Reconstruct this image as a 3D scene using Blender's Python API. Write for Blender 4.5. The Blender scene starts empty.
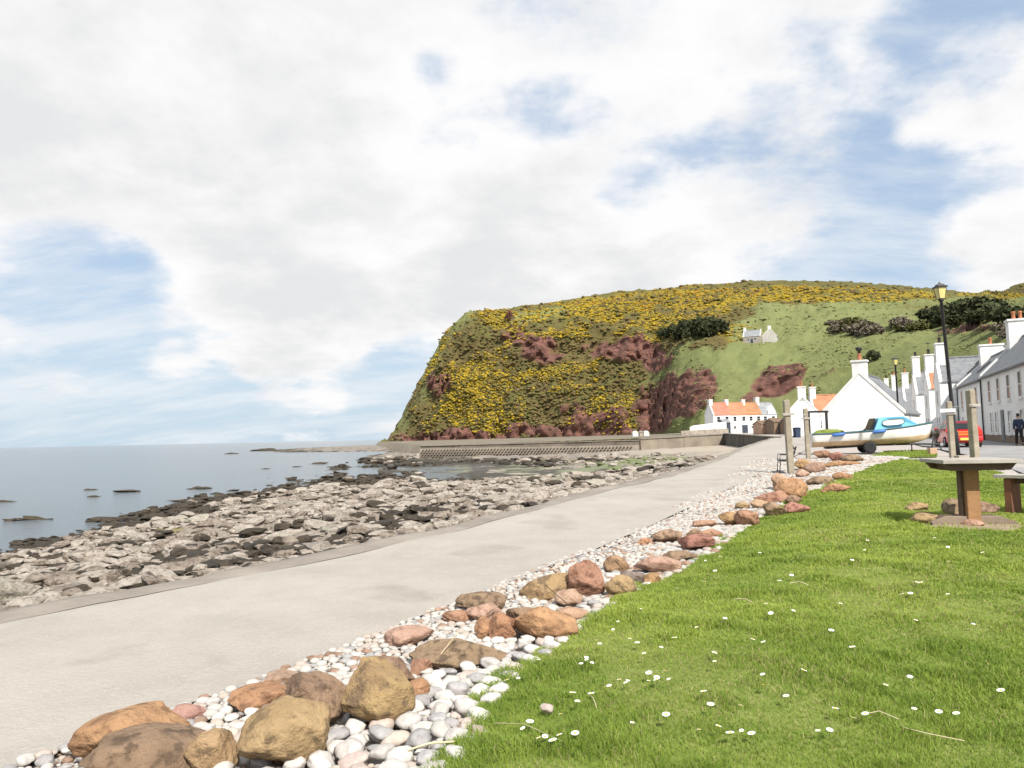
import bpy, bmesh, math, random
import numpy as np
from mathutils import Vector, Matrix

random.seed(7)
rng = np.random.default_rng(11)
R = math.radians
SC = bpy.context.scene
COL = SC.collection

# ------------------------------------------------------------------ camera
FPX = 740.0
CAM = np.array([0.0, 0.0, 4.0])
PITCH = math.atan(53 / FPX)
ROLL = math.atan(0.021)
_X = np.array([1.0, 0, 0])
_F = np.array([0, math.cos(PITCH), math.sin(PITCH)])
_U = np.array([0, -math.sin(PITCH), math.cos(PITCH)])
_r = math.cos(ROLL) * _X - math.sin(ROLL) * _U
_u = math.sin(ROLL) * _X + math.cos(ROLL) * _U
cam_data = bpy.data.cameras.new("camera")
cam_data.sensor_fit = 'HORIZONTAL'
cam_data.sensor_width = 36
cam_data.lens = FPX * 36 / 1024
cam_data.clip_start = 0.05
cam_data.clip_end = 60000
cam = bpy.data.objects.new("camera", cam_data)
COL.objects.link(cam)
cam.matrix_world = Matrix(((_r[0], _u[0], -_F[0], CAM[0]), (_r[1], _u[1], -_F[1], CAM[1]),
                           (_r[2], _u[2], -_F[2], CAM[2]), (0, 0, 0, 1)))
SC.camera = cam


def ray(px, py):
    d = _F + (px - 512) / FPX * _r + (384 - py) / FPX * _u
    return d / np.linalg.norm(d)


def at(px, py, Y):
    d = ray(px, py)
    return CAM + d * (Y / d[1])


def on_z(px, py, z):
    d = ray(px, py)
    return CAM + d * ((z - CAM[2]) / d[2])


def proj(P):
    q = np.asarray(P, float) - CAM
    x = q @ _r; y = q @ _u; z = np.maximum(q @ _F, 1e-3)
    return 512 + FPX * x / z, 384 - FPX * y / z


# ------------------------------------------------------------------ sky, sun, exposure
SUN_EL, SUN_AZ = R(47), R(160)          # azimuth clockwise from +Y (the way we look)
SKY_STRENGTH = 0.085
world = bpy.data.worlds.new("World")
SC.world = world
world.use_nodes = True


def build_sky():
    nt = world.node_tree
    nt.nodes.clear()
    N = lambda t, **k: _node(nt, t, **k)
    L = nt.links.new
    out = N('ShaderNodeOutputWorld')
    bg = N('ShaderNodeBackground')
    bg.inputs['Strength'].default_value = SKY_STRENGTH
    L(bg.outputs[0], out.inputs[0])
    sky = N('ShaderNodeTexSky', sky_type='NISHITA', sun_disc=False, sun_elevation=SUN_EL, sun_rotation=SUN_AZ,
            air_density=1.0, dust_density=1.2, ozone_density=1.5)
    tc = N('ShaderNodeTexCoord')
    gen = tc.outputs['Generated']
    sep = N('ShaderNodeSeparateXYZ'); L(gen, sep.inputs[0])
    m = lambda op, a, b=None, c=None, clamp=False: _math(nt, op, a, b, c, clamp)
    zc = m('ADD', m('MAXIMUM', sep.outputs[2], 0.0), 0.30)
    comb = N('ShaderNodeCombineXYZ')
    L(m('DIVIDE', sep.outputs[0], zc), comb.inputs[0])
    L(m('DIVIDE', sep.outputs[1], zc), comb.inputs[1])

    def noise(scale, detail, rough, off, dist=0.0):
        mp = N('ShaderNodeMapping'); mp.inputs['Location'].default_value = off
        L(comb.outputs[0], mp.inputs[0])
        n = N('ShaderNodeTexNoise')
        n.inputs['Scale'].default_value = scale; n.inputs['Detail'].default_value = detail
        n.inputs['Roughness'].default_value = rough; n.inputs['Distortion'].default_value = dist
        L(mp.outputs[0], n.inputs['Vector'])
        return n.outputs[0]
    big = noise(1.55, 10, 0.56, (3.1, 1.7, 0), 0.0)
    fine = noise(5.0, 9, 0.60, (0.4, 7.7, 0), 0.0)
    dens = m('ADD', m('MULTIPLY', big, 0.66), m('MULTIPLY', fine, 0.34))

    def blob(px, py, inner, outer, amt):
        d = ray(px, py)
        dp = N('ShaderNodeVectorMath', operation='DOT_PRODUCT')
        nm = N('ShaderNodeVectorMath', operation='NORMALIZE')
        L(gen, nm.inputs[0]); L(nm.outputs[0], dp.inputs[0])
        dp.inputs[1].default_value = tuple(d)
        mr = N('ShaderNodeMapRange', interpolation_type='SMOOTHSTEP')
        mr.inputs[1].default_value = math.cos(R(outer)); mr.inputs[2].default_value = math.cos(R(inner))
        mr.inputs[3].default_value = 0; mr.inputs[4].default_value = amt
        L(dp.outputs['Value'], mr.inputs[0])
        return mr.outputs[0]
    for b in ((300, 110, 6, 30, 0.13), (60, 130, 5, 22, 0.12), (560, 268, 2, 12, 0.10), (400, 235, 3, 14, 0.07), (720, 268, 2, 9, 0.13), (620, 120, 3, 12, .05),
              (780, 50, 4, 15, 0.09), (1000, 272, 1, 6, 0.20), (1005, 135, 1, 8, 0.13), (300, 352, 1, 6, 0.17), (20, 302, 1, 5, 0.12), (200, 340, 1, 5, .08),
              (60, 400, 2, 14, -0.15), (110, 285, 2, 8, -0.13), (20, 262, 1, 5, -.10), (600, 222, 1, 8, -0.06), (860, 205, 2, 13, -0.12), (500, 66, 1, 9, -0.04), (590, 25, 1, 6, -.06), (700, 175, 1, 9, -0.10),
              (955, 30, 1, 6, -0.13), (300, 410, 1, 12, -.14)):
        dens = m('ADD', dens, blob(*b))
    mr = N('ShaderNodeMapRange', interpolation_type='SMOOTHSTEP')
    mr.inputs[1].default_value = 0.455; mr.inputs[2].default_value = 0.60
    L(dens, mr.inputs[0])
    cover = mr.outputs[0]
    # cloud body: bright rims, grey where the cloud is thick
    mr2 = N('ShaderNodeMapRange', interpolation_type='SMOOTHSTEP')
    mr2.inputs[1].default_value = 0.42; mr2.inputs[2].default_value = 1.0
    L(m('ADD', dens, m('MULTIPLY', m('SUBTRACT', noise(2.6, 10, .60, (5, 2, 0), .1), .5), 1.7)), mr2.inputs[0])
    body = _mix(nt, mr2.outputs[0], (7.0, 6.95, 6.95, 1), (5.6, 5.65, 5.72, 1))
    base = _mix(nt, 0.74, sky.outputs[0], (3.3, 4.35, 5.8, 1))       # thin high haze over the blue
    # pale band low over the sea
    low = N('ShaderNodeMapRange', interpolation_type='SMOOTHSTEP')
    low.inputs[1].default_value = 0.30; low.inputs[2].default_value = -0.02
    low.inputs[3].default_value = 0.0; low.inputs[4].default_value = 0.72
    L(sep.outputs[2], low.inputs[0])
    base2 = _mix(nt, low.outputs[0], base, (4.4, 5.4, 6.1, 1))
    # thin wind-drawn veil in front of the blue
    mpv = N('ShaderNodeMapping'); mpv.inputs['Scale'].default_value = (.55, 1.6, 1); mpv.inputs['Rotation'].default_value = (0, 0, R(28)); L(comb.outputs[0], mpv.inputs[0])
    nv = N('ShaderNodeTexNoise'); nv.inputs['Scale'].default_value = 2.6; nv.inputs['Detail'].default_value = 9; nv.inputs['Roughness'].default_value = .62; L(mpv.outputs[0], nv.inputs['Vector'])
    mv = N('ShaderNodeMapRange', interpolation_type='SMOOTHSTEP'); mv.inputs[1].default_value = .38; mv.inputs[2].default_value = .68; mv.inputs[3].default_value = .04; mv.inputs[4].default_value = .80
    L(nv.outputs[0], mv.inputs[0])
    base2 = _mix(nt, mv.outputs[0], base2, (6.1, 6.35, 6.6, 1))
    L(_mix(nt, cover, base2, body), bg.inputs['Color'])


def _node(nt, t, **k):
    n = nt.nodes.new(t)
    for a, v in k.items():
        setattr(n, a, v)
    return n


def _math(nt, op, a, b=None, c=None, clamp=False):
    n = nt.nodes.new('ShaderNodeMath'); n.operation = op; n.use_clamp = clamp
    for i, v in enumerate((a, b, c)):
        if v is None: continue
        if isinstance(v, (int, float)): n.inputs[i].default_value = v
        else: nt.links.new(v, n.inputs[i])
    return n.outputs[0]


def _mix(nt, fac, a, b, mode='MIX'):
    n = nt.nodes.new('ShaderNodeMix'); n.data_type = 'RGBA'; n.blend_type = mode
    for sock, v in ((n.inputs[0], fac), (n.inputs[6], a), (n.inputs[7], b)):
        if isinstance(v, (int, float)): sock.default_value = v
        elif isinstance(v, (tuple, list)): sock.default_value = (*v[:3], 1)
        else: nt.links.new(v, sock)
    return n.outputs[2]


build_sky()
sun_data = bpy.data.lights.new("sun", 'SUN')
sun_data.energy = 4.0
sun_data.angle = R(0.9)
sun_data.color = (1.0, 0.95, 0.87)
sun = bpy.data.objects.new("sun", sun_data)
COL.objects.link(sun)
sd = Vector((math.sin(SUN_AZ) * math.cos(SUN_EL), math.cos(SUN_AZ) * math.cos(SUN_EL), math.sin(SUN_EL)))
sun.rotation_euler = sd.to_track_quat('Z', 'Y').to_euler()
vs = SC.view_settings
vs.view_transform = 'Standard'; vs.look = 'None'; vs.gamma = 1; vs.use_curve_mapping = False
vs.exposure = 0.75
SC.render.engine = 'CYCLES'
SC.cycles.max_bounces = 5
SC.cycles.use_denoising = True

# ------------------------------------------------------------------ noise
def _hash(i, j, k, s=0):
    n = (i.astype(np.int64) * 374761393 + j.astype(np.int64) * 668265263 + k.astype(np.int64) * 2147483647 + s * 1274126177) & 0xffffffff
    n = ((n ^ (n >> 13)) * 1274126177) & 0xffffffff
    n = ((n ^ (n >> 16)) * 2246822519) & 0xffffffff
    return ((n ^ (n >> 15)) & 0xffffff) / float(0xffffff)


def vnoise(x, y, z=None, s=0):
    if z is None: z = np.zeros_like(x)
    i, j, k = np.floor(x), np.floor(y), np.floor(z)
    u, v, w = x - i, y - j, z - k
    u, v, w = (t * t * (3 - 2 * t) for t in (u, v, w))
    o = 0
    for a in (0, 1):
        for b in (0, 1):
            for c in (0, 1):
                o = o + _hash(i + a, j + b, k + c, s) * (u if a else 1 - u) * (v if b else 1 - v) * (w if c else 1 - w)
    return o * 2 - 1


def fbm(x, y, z=None, octs=4, s=0, gain=.5):
    o = 0; a = 1; f = 1
    for q in range(octs):
        o = o + a * vnoise(x * f, y * f, None if z is None else z * f, s + q)
        a *= gain; f *= 2.03
    return o


def domes(x, y, cell, s=0, asp=1.0):
    """a field of boulder-like domes: (height 0..1, id 0..1, edge distance)"""
    X, Y = x / cell, y / cell * asp
    i0, j0 = np.floor(X), np.floor(Y)
    best = np.full(X.shape, 9.0); second = np.full(X.shape, 9.0); ident = np.zeros(X.shape)
    z0 = np.zeros_like(X)
    for a in (-1, 0, 1):
        for b in (-1, 0, 1):
            i, j = i0 + a, j0 + b
            dx = X - (i + .15 + .7 * _hash(i, j, z0, s)); dy = Y - (j + .15 + .7 * _hash(i, j, z0, s + 1))
            d = np.sqrt(dx * dx + dy * dy); h = _hash(i, j, z0, s + 2)
            m = d < best
            second = np.where(m, best, np.minimum(second, d))
            ident = np.where(m, h, ident); best = np.where(m, d, best)
    return np.clip((second - best) * 2.2, 0, 1), ident


def sstep(a, b, x):
    t = np.clip((x - a) / (b - a), 0, 1)
    return t * t * (3 - 2 * t)


# ------------------------------------------------------------------ materials
def new_mat(name):
    m = bpy.data.materials.new(name); m.use_nodes = True
    nt = m.node_tree
    b = nt.nodes['Principled BSDF']
    return m, nt, b


def mat(name, c1, c2=None, rough=.75, scale=4.0, detail=6, bump=0.0, bscale=None, metal=0.0, rand=0.0, spots=None, coord='Object', spec=.4, contrast=(.35, .65)):
    """noise between two colours, optional darker spots, bump and a shift per object"""
    m, nt, b = new_mat(name)
    L = nt.links.new
    tc = _node(nt, 'ShaderNodeTexCoord')
    vec = tc.outputs[coord]
    n = _node(nt, 'ShaderNodeTexNoise'); n.inputs['Scale'].default_value = scale; n.inputs['Detail'].default_value = detail
    n.inputs['Roughness'].default_value = .6
    L(vec, n.inputs['Vector'])
    mr = _node(nt, 'ShaderNodeMapRange'); mr.inputs[1].default_value, mr.inputs[2].default_value = contrast
    L(n.outputs[0], mr.inputs[0])
    col = _mix(nt, mr.outputs[0], c1, c2 or tuple(x * .8 for x in c1))
    if spots:
        n2 = _node(nt, 'ShaderNodeTexNoise'); n2.inputs['Scale'].default_value = spots[1]; n2.inputs['Detail'].default_value = 5
        L(vec, n2.inputs['Vector'])
        mr2 = _node(nt, 'ShaderNodeMapRange'); mr2.inputs[1].default_value, mr2.inputs[2].default_value = spots[2], spots[2] + .08
        L(n2.outputs[0], mr2.inputs[0])
        col = _mix(nt, mr2.outputs[0], col, spots[0])
    if rand:
        oi = _node(nt, 'ShaderNodeObjectInfo')
        hsv = _node(nt, 'ShaderNodeHueSaturation')
        L(_math(nt, 'ADD', _math(nt, 'MULTIPLY', _math(nt, 'SUBTRACT', oi.outputs['Random'], .5), rand * 2), 1.0), hsv.inputs['Value'])
        L(_math(nt, 'ADD', _math(nt, 'MULTIPLY', _math(nt, 'FRACT', _math(nt, 'MULTIPLY', oi.outputs['Random'], 17.3)), .03), .485), hsv.inputs['Hue'])
        L(col, hsv.inputs['Color']); col = hsv.outputs[0]
    L(col, b.inputs['Base Color'])
    b.inputs['Roughness'].default_value = rough; b.inputs['Metallic'].default_value = metal
    b.inputs['Specular IOR Level'].default_value = spec
    if bump:
        nb = _node(nt, 'ShaderNodeTexNoise'); nb.inputs['Scale'].default_value = bscale or scale * 4; nb.inputs['Detail'].default_value = 8
        nb.inputs['Roughness'].default_value = .65
        L(vec, nb.inputs['Vector'])
        bp = _node(nt, 'ShaderNodeBump'); bp.inputs['Strength'].default_value = bump; bp.inputs['Distance'].default_value = .05
        L(nb.outputs[0], bp.inputs['Height']); L(bp.outputs[0], b.inputs['Normal'])
    return m


MT = {}
MT['white_wall'] = mat('white_harling', (.84, .835, .81), (.76, .75, .725), .9, .8, bump=.25, bscale=18)
MT['cream_wall'] = mat('weathered_white_harling', (.80, .785, .745), (.69, .675, .635), .9, .7, bump=.25, bscale=18)
MT['coping'] = mat('painted_coping', (.78, .77, .74), (.62, .61, .58), .85, 2, bump=.2)
MT['slate'] = mat('slate', (.23, .235, .245), (.145, .15, .158), .6, 2.4, bump=.35, bscale=14)
MT['old_slate'] = mat('old_slate', (.30, .31, .32), (.20, .205, .21), .7, 1.5, bump=.35, bscale=10)
MT['pantile'] = mat('pantile', (.46, .215, .115), (.35, .155, .085), .8, 1.2, bump=.4, bscale=9)
MT['pink_tile'] = mat('pink_tile', (.47, .19, .13), (.36, .14, .09), .8, 1.2, bump=.4, bscale=9)
MT['brown_tile'] = mat('brown_tile', (.40, .21, .10), (.29, .14, .07), .8, 1.2, bump=.4, bscale=9)
MT['terracotta'] = mat('terracotta', (.42, .17, .08), (.32, .12, .06), .8, 6)
MT['black_iron'] = mat('black_iron', (.012, .012, .014), (.03, .028, .026), .45, 9, bump=.05)
MT['window_frame'] = mat('window_paint', (.72, .72, .70), (.6, .6, .58), .5, 6)
MT['door_paint'] = mat('dark_door_paint', (.05, .065, .09), (.035, .045, .06), .45, 5)
MT['stone'] = mat('rubble_stone', (.40, .35, .29), (.25, .21, .18), .9, 1.6, bump=.6, bscale=5)
MT['brown_shed'] = mat('brown_boards', (.24, .17, .11), (.16, .11, .075), .85, 3, bump=.3)
MT['orange_shed'] = mat('pink_rendered_wall', (.50, .33, .22), (.40, .25, .17), .9, 1.5, bump=.2)
m, nt, b = new_mat('window_glass')
b.inputs['Base Color'].default_value = (.02, .026, .03, 1); b.inputs['Roughness'].default_value = .22; b.inputs['Specular IOR Level'].default_value = .3
MT['glass'] = m


# ------------------------------------------------------------------ mesh tools
class MB:
    def __init__(s):
        s.v = []; s.f = []; s.m = []; s.sm = []

    def add(s, v, f, mi=0, smooth=False, M=None):
        o = len(s.v)
        for p in v:
            p = Vector(p)
            s.v.append(tuple(M @ p) if M is not None else tuple(p))
        for q in f:
            s.f.append(tuple(o + i for i in q)); s.m.append(mi); s.sm.append(smooth)

    def box(s, c, d, mi=0, M=None, taper=None):
        x, y, z = c; a, b_, h = (t / 2 for t in d)
        t = taper or 1.0
        v = [(x - a, y - b_, z - h), (x + a, y - b_, z - h), (x + a, y + b_, z - h), (x - a, y + b_, z - h),
             (x - a * t, y - b_ * t, z + h), (x + a * t, y - b_ * t, z + h), (x + a * t, y + b_ * t, z + h), (x - a * t, y + b_ * t, z + h)]
        s.add(v, [(0, 3, 2, 1), (4, 5, 6, 7), (0, 1, 5, 4), (1, 2, 6, 5), (2, 3, 7, 6), (3, 0, 4, 7)], mi, False, M)

    def tube(s, pts, rad, n=8, mi=0, M=None, cap=True):
        P = [Vector(p) for p in pts]
        rr = rad if isinstance(rad, (list, tuple)) else [rad] * len(P)
        v = []; f = []
        ref = Vector((0, 0, 1))
        for i, p in enumerate(P):
            d = (P[min(i + 1, len(P) - 1)] - P[max(i - 1, 0)]).normalized()
            a = d.cross(ref if abs(d.z) < .95 else Vector((1, 0, 0))).normalized(); b_ = d.cross(a)
            for k in range(n):
                t = 2 * math.pi * k / n
                v.append(p + (a * math.cos(t) + b_ * math.sin(t)) * rr[i])
        for i in range(len(P) - 1):
            for k in range(n):
                f.append((i * n + k, i * n + (k + 1) % n, (i + 1) * n + (k + 1) % n, (i + 1) * n + k))
        s.add(v, f, mi, True, M)
        if cap:
            s.add(v[:n], [tuple(range(n))], mi, False, M); s.add(v[-n:], [tuple(range(n))[::-1]], mi, False, M)

    def lathe(s, prof, n=16, mi=0, M=None, c=(0, 0, 0)):
        v = []; f = []
        for r_, z in prof:
            for k in range(n):
                t = 2 * math.pi * k / n
                v.append((c[0] + r_ * math.cos(t), c[1] + r_ * math.sin(t), c[2] + z))
        for i in range(len(prof) - 1):
            for k in range(n):
                f.append((i * n + k, i * n + (k + 1) % n, (i + 1) * n + (k + 1) % n, (i + 1) * n + k))
        f.append(tuple(range(n))[::-1]); f.append(tuple((len(prof) - 1) * n + k for k in range(n)))
        s.add(v, f, mi, n > 8, M)

    def prism(s, poly, axis, a, b_, mi=0, M=None):
        """extrude a 2-D outline along an axis from a to b"""
        n = len(poly)
        def mk(p, t):
            return {'x': (t, p[0], p[1]), 'y': (p[0], t, p[1]), 'z': (p[0], p[1], t)}[axis]
        v = [mk(p, a) for p in poly] + [mk(p, b_) for p in poly]
        f = [tuple(range(n)), tuple(range(2 * n - 1, n - 1, -1))] + [(i, n + i, n + (i + 1) % n, (i + 1) % n) for i in range(n)]
        s.add(v, f, mi, False, M)

    def build(s, name, mats, parent=None, bevel=0.0, seg=2):
        me = bpy.data.meshes.new(name)
        me.from_pydata(s.v, [], s.f)
        for m_ in (mats if isinstance(mats, (list, tuple)) else [mats]): me.materials.append(m_)
        me.polygons.foreach_set('material_index', s.m)
        me.polygons.foreach_set('use_smooth', s.sm)
        bm = bmesh.new(); bm.from_mesh(me)
        bmesh.ops.recalc_face_normals(bm, faces=bm.faces); bm.to_mesh(me); bm.free()
        o = bpy.data.objects.new(name, me); COL.objects.link(o)
        if parent: o.parent = parent
        if bevel:
            md = o.modifiers.new('bevel', 'BEVEL'); md.width = bevel; md.segments = seg; md.limit_method = 'ANGLE'; md.angle_limit = R(35)
        return o


def mesh_np(name, V, F, mats, mi=None, smooth=True, cols=None, parent=None):
    """big meshes straight from arrays"""
    V = np.asarray(V, np.float32); F = np.asarray(F, np.int32)
    me = bpy.data.meshes.new(name)
    k = F.shape[1]
    me.vertices.add(len(V)); me.vertices.foreach_set('co', V.ravel())
    me.loops.add(F.size); me.loops.foreach_set('vertex_index', F.ravel())
    me.polygons.add(len(F)); me.polygons.foreach_set('loop_start', np.arange(0, F.size, k, dtype=np.int32))
    me.polygons.foreach_set('loop_total', np.full(len(F), k, np.int32))
    for m_ in (mats if isinstance(mats, (list, tuple)) else [mats]): me.materials.append(m_)
    if mi is not None: me.polygons.foreach_set('material_index', np.asarray(mi, np.int32))
    me.polygons.foreach_set('use_smooth', np.full(len(F), smooth))
    me.update(calc_edges=True)
    for nm, arr in (cols or {}).items():
        a = me.color_attributes.new(nm, 'FLOAT_COLOR', 'POINT')
        c = np.ones((len(V), 4), np.float32); c[:, :arr.shape[1]] = arr
        a.data.foreach_set('color', c.ravel())
    o = bpy.data.objects.new(name, me); COL.objects.link(o)
    if parent: o.parent = parent
    return o


def grid_faces(nr, nc):
    i = np.arange(nr - 1)[:, None] * nc + np.arange(nc - 1)[None]
    return np.stack([i, i + 1, i + nc + 1, i + nc], -1).reshape(-1, 4)


def tag(o, label=None, cat=None, group=None, kind=None):
    if label: o['label'] = label
    if cat: o['category'] = cat
    if group: o['group'] = group
    if kind: o['kind'] = kind
    return o


def empty(name, loc, rz=0.0, label=None, cat=None, group=None):
    o = bpy.data.objects.new(name, None); COL.objects.link(o)
    o.location = tuple(loc); o.rotation_euler = (0, 0, rz); o.empty_display_size = .2
    return tag(o, label, cat, group)


def copy_tree(o, parent=None):
    c = o.copy(); COL.objects.link(c)
    if parent: c.parent = parent
    for ch in [q for q in bpy.data.objects if q.parent == o]:
        copy_tree(ch, c)
    return c


# ------------------------------------------------------------------ lie of the land
def h_land(y):                             # how far the ground lies below the eye
    return np.interp(y, [0, 3, 6, 12, 20, 44, 80, 185, 400], [1.47, 1.46, 1.44, 1.36, 1.22, 1.05, .70, .15, -1.0])


def base_z(x, y):
    return 4.0 - h_land(y)


def hit(px, py, fn=None, far=400):
    fn = fn or base_z
    d = ray(px, py)
    t = np.geomspace(1.2, far, 1500)
    P = CAM + d * t[:, None]
    g = P[:, 2] - fn(P[:, 0], P[:, 1])
    k = np.argmax(g < 0)
    if g[k] >= 0: return P[-1]
    a, b_ = t[k - 1], t[k]
    for _ in range(30):
        c = (a + b_) / 2; p = CAM + d * c
        if p[2] - fn(np.array([p[0]]), np.array([p[1]]))[0] < 0: b_ = c
        else: a = c
    return CAM + d * a


PL_PIX = [(0, 617), (170, 586), (340, 553), (480, 521), (600, 490), (661, 477), (715, 460), (737, 450), (760, 442), (777, 437)]
PR_PIX = [(85, 741), (265, 678), (454, 604), (600, 548), (655, 525), (700, 503), (745, 482), (785, 462), (806, 450), (822, 439)]
GE_PIX = [(455, 768), (470, 722), (505, 685), (560, 640), (640, 590), (700, 560), (764, 515), (824, 490), (866, 475), (905, 460)]
PL = np.array([hit(*p)[:2] for p in PL_PIX]); PR = np.array([hit(*p)[:2] for p in PR_PIX]); GE = np.array([hit(*p)[:2] for p in GE_PIX])
dn = np.array([.512, .859])
PL = np.vstack([PL[0] - dn * 14, PL[0] - dn * 7, PL]); PR = np.vstack([PR[0] - dn * 12, PR[0] - dn * 5, PR])
GE = np.vstack([GE[0] + np.array([-6.5, -12]), GE[0] + np.array([-1.1, -2.6]), GE])
xPL = lambda y: np.interp(y, PL[:, 1], PL[:, 0])
xPR = lambda y: np.interp(y, PR[:, 1], PR[:, 0])
xGE = lambda y: np.interp(y, GE[:, 1], GE[:, 0])


def land_z(x, y):
    s = x - xPR(y)
    return base_z(x, y) + .19 * sstep(.6, 3.4, s) * (1 - sstep(18, 34, y)) + .02 * vnoise(x * .9, y * .9) * sstep(0, 1, s)


def G(px, py):
    p = hit(px, py, land_z)
    return p

# ------------------------------------------------------------------ sea
def water_mat(name, deep, rough, wave, strength):
    m, nt, b = new_mat(name)
    L = nt.links.new
    b.inputs['Base Color'].default_value = (*deep, 1)
    b.inputs['Roughness'].default_value = rough; b.inputs['IOR'].default_value = 1.33
    g = _node(nt, 'ShaderNodeNewGeometry')
    mp = _node(nt, 'ShaderNodeMapping'); mp.inputs['Scale'].default_value = (wave * .45, wave, wave)
    mp.inputs['Rotation'].default_value = (0, 0, R(-18))
    L(g.outputs['Position'], mp.inputs[0])
    n = _node(nt, 'ShaderNodeTexNoise'); n.inputs['Scale'].default_value = 1; n.inputs['Detail'].default_value = 8; n.inputs['Roughness'].default_value = .62
    L(mp.outputs[0], n.inputs['Vector'])
    bp = _node(nt, 'ShaderNodeBump'); bp.inputs['Strength'].default_value = strength; bp.inputs['Distance'].default_value = .5
    L(n.outputs[0], bp.inputs['Height']); L(bp.outputs[0], b.inputs['Normal'])
    n2 = _node(nt, 'ShaderNodeTexNoise'); n2.inputs['Scale'].default_value = .012; n2.inputs['Detail'].default_value = 6
    mp2 = _node(nt, 'ShaderNodeMapping'); mp2.inputs['Scale'].default_value = (.25, 1, 1); L(g.outputs['Position'], mp2.inputs[0]); L(mp2.outputs[0], n2.inputs['Vector'])
    L(_mix(nt, n2.outputs[0], tuple(c * .7 for c in deep), tuple(c * 1.35 for c in deep)), b.inputs['Base Color'])
    return m


MT['sea'] = water_mat('sea_water', (.12, .143, .158), .16, 1.6, .75)
sea_v = []
_ys = [-60, 0, 30, 80, 200, 600, 2000, 8000, 40000]
_xs = [-40000, -9000, -2000, -500, -150, 0, 150, 500, 2000, 9000, 40000]
for y in _ys:
    for x in _xs: sea_v.append((x, y, 0))
tag(mesh_np('sea', sea_v, grid_faces(len(_ys), len(_xs)), MT['sea']), kind='structure')

# ------------------------------------------------------------------ the rocky shore
WALL = np.array([(28.4, 79), (38.3, 135), (21.6, 127), (-17.4, 140)], float)      # foot line of the sea wall
SH = []                                     # px, py, z, roughness, weed, green, wet
for (px, py) in PL_PIX[:8]:
    p = hit(px, py); SH.append((px, None, p, p[2] - .22, .12, 0, 0, 0))
def sp(px, py, z, amp, weed=0., green=0., wet=0.):
    SH.append((px, py, on_z(px, py, z), z, amp, weed, green, wet))
for q in ((-150, 640, 2.3, .3), (-150, 610, 1.4, .5), (0, 600, 2.1, .28), (0, 575, 1.2, .5, .4), (60, 572, 1.6, .5, .5), (90, 545, .9, .5, .5), (150, 545, 1.5, .55, .4),
          (150, 575, 2.1, .4, .6, .1), (190, 520, .8, .5, .2), (240, 545, 1.9, .45, .5), (250, 510, 1.1, .55, .1), (300, 540, 2.0, .35, .2), (320, 505, 1.2, .5, .1), (330, 525, 1.8, .4, .1),
          (370, 490, .9, .5, .1), (400, 510, 1.7, .4, .1), (440, 487, .9, .5, .2), (470, 500, 1.6, .4), (530, 490, 1.4, .35, .2), (580, 488, 1.6, .3, .3), (430, 522, 2.2, .3, .6),
          (560, 498, 2.1, .2, .2), (620, 481, 1.7, .15, .9, .3),
          (-150, 580, .0, .3, 1), (0, 551, -.04, .25, .8), (60, 542, -.04, .25, .8), (110, 528, -.04, .25, .7), (180, 507, 0, .35, .7), (250, 493, .0, .35, .8), (300, 484, .02, .35, .9), (350, 479, .02, .35, 1),
          (400, 478, 0, .25, 1), (450, 479, 0, .15, .6),
          (-150, 560, -.7, 0), (0, 530, -.6, .05), (40, 519, -.22, .25, 1), (40, 500, -.8, 0), (100, 505, -.6, .05, 1), (100, 489, -.40, .2, 1), (180, 492, -.5, .1, 1), (230, 479, -.25, .25, 1), (170, 479, -.7, .1, 1),
          (210, 475, -.9, 0), (260, 470, -.9, 0), (300, 472, -.25, .25, 1), (330, 467, -.5, .2, 1), (240, 452, -1.3, 0.1, 1), (220, 460, -1.3, 0.), (300, 460, -1.0, 0), (330, 455, -.9, 0),
          (370, 462, .12, .35, 1), (350, 467, .0, .3, 1), (430, 463, .35, .35, 1), (500, 461, .4, .35, .9), (560, 461, .5, .3, .9), (600, 463, .7, .2, .7, .5),
          (400, 466, -.12, .1, .8), (450, 467.5, -.02, .05, .5, .2, 1), (500, 471, .12, .04, .2, .42, .6), (520, 480, .22, .05, .2, .45, .5), (570, 475, .25, .03, .2, .45, .5), (610, 471, .35, .05, .2, .4, 1), (560, 469, .2, .03, .2, .4, .6),
          (640, 470, 1.0, .2, .1, .9), (660, 464, 1.2, .2, .1, .9), (620, 464, .9, .22, .2, .8), (690, 462, 1.7, .06, 0, .2), (700, 455, 1.7, .05, 0, 0), (660, 453, 1.3, .05), (640, 456, 1.1, .08, 0, .2), (680, 450, 1.5, .04),
          (290, 449, .25, .15, .3), (330, 451, .3, .15, .2), (290, 452.5, -.02, .2, .4), (400, 453, .45, .2, .1), (400, 448, .8, .2), (450, 457, .55, .25, .3), (520, 457, .6, .25, .15), (580, 457, .8, .15, .2), (440, 453, .8, .1), (540, 453, .9, .1), (350, 446, .8, .2, .2),
          (250, 446, -2, 0), (100, 460, -2, 0), (0, 470, -2, 0), (-150, 500, -2, 0), (-150, 470, -3, 0), (0, 455, -3, 0), (200, 447, -3, 0)):
    sp(*q)
SP = np.array([s[2] for s in SH]); SV = np.array([[s[3], s[4], s[5], s[6], s[7]] for s in SH])
def shore_uv(x, y):
    return np.stack([(512 + 740 * x / y) / 100, 5.5 * np.log(np.maximum(y, .5))], -1)
_A = shore_uv(SP[:, 0], SP[:, 1])
_D = np.linalg.norm(_A[:, None] - _A[None], axis=-1)
_W = np.linalg.solve(-_D + np.eye(len(_A)) * 1e-3 + 40.0, SV)
def shore_fields(x, y):
    out = []
    U = shore_uv(x, y)
    for i in range(0, len(U), 20000):
        d = np.linalg.norm(U[i:i + 20000, None] - _A[None], axis=-1)
        out.append((40.0 - d) @ _W)
    return np.concatenate(out)


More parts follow.
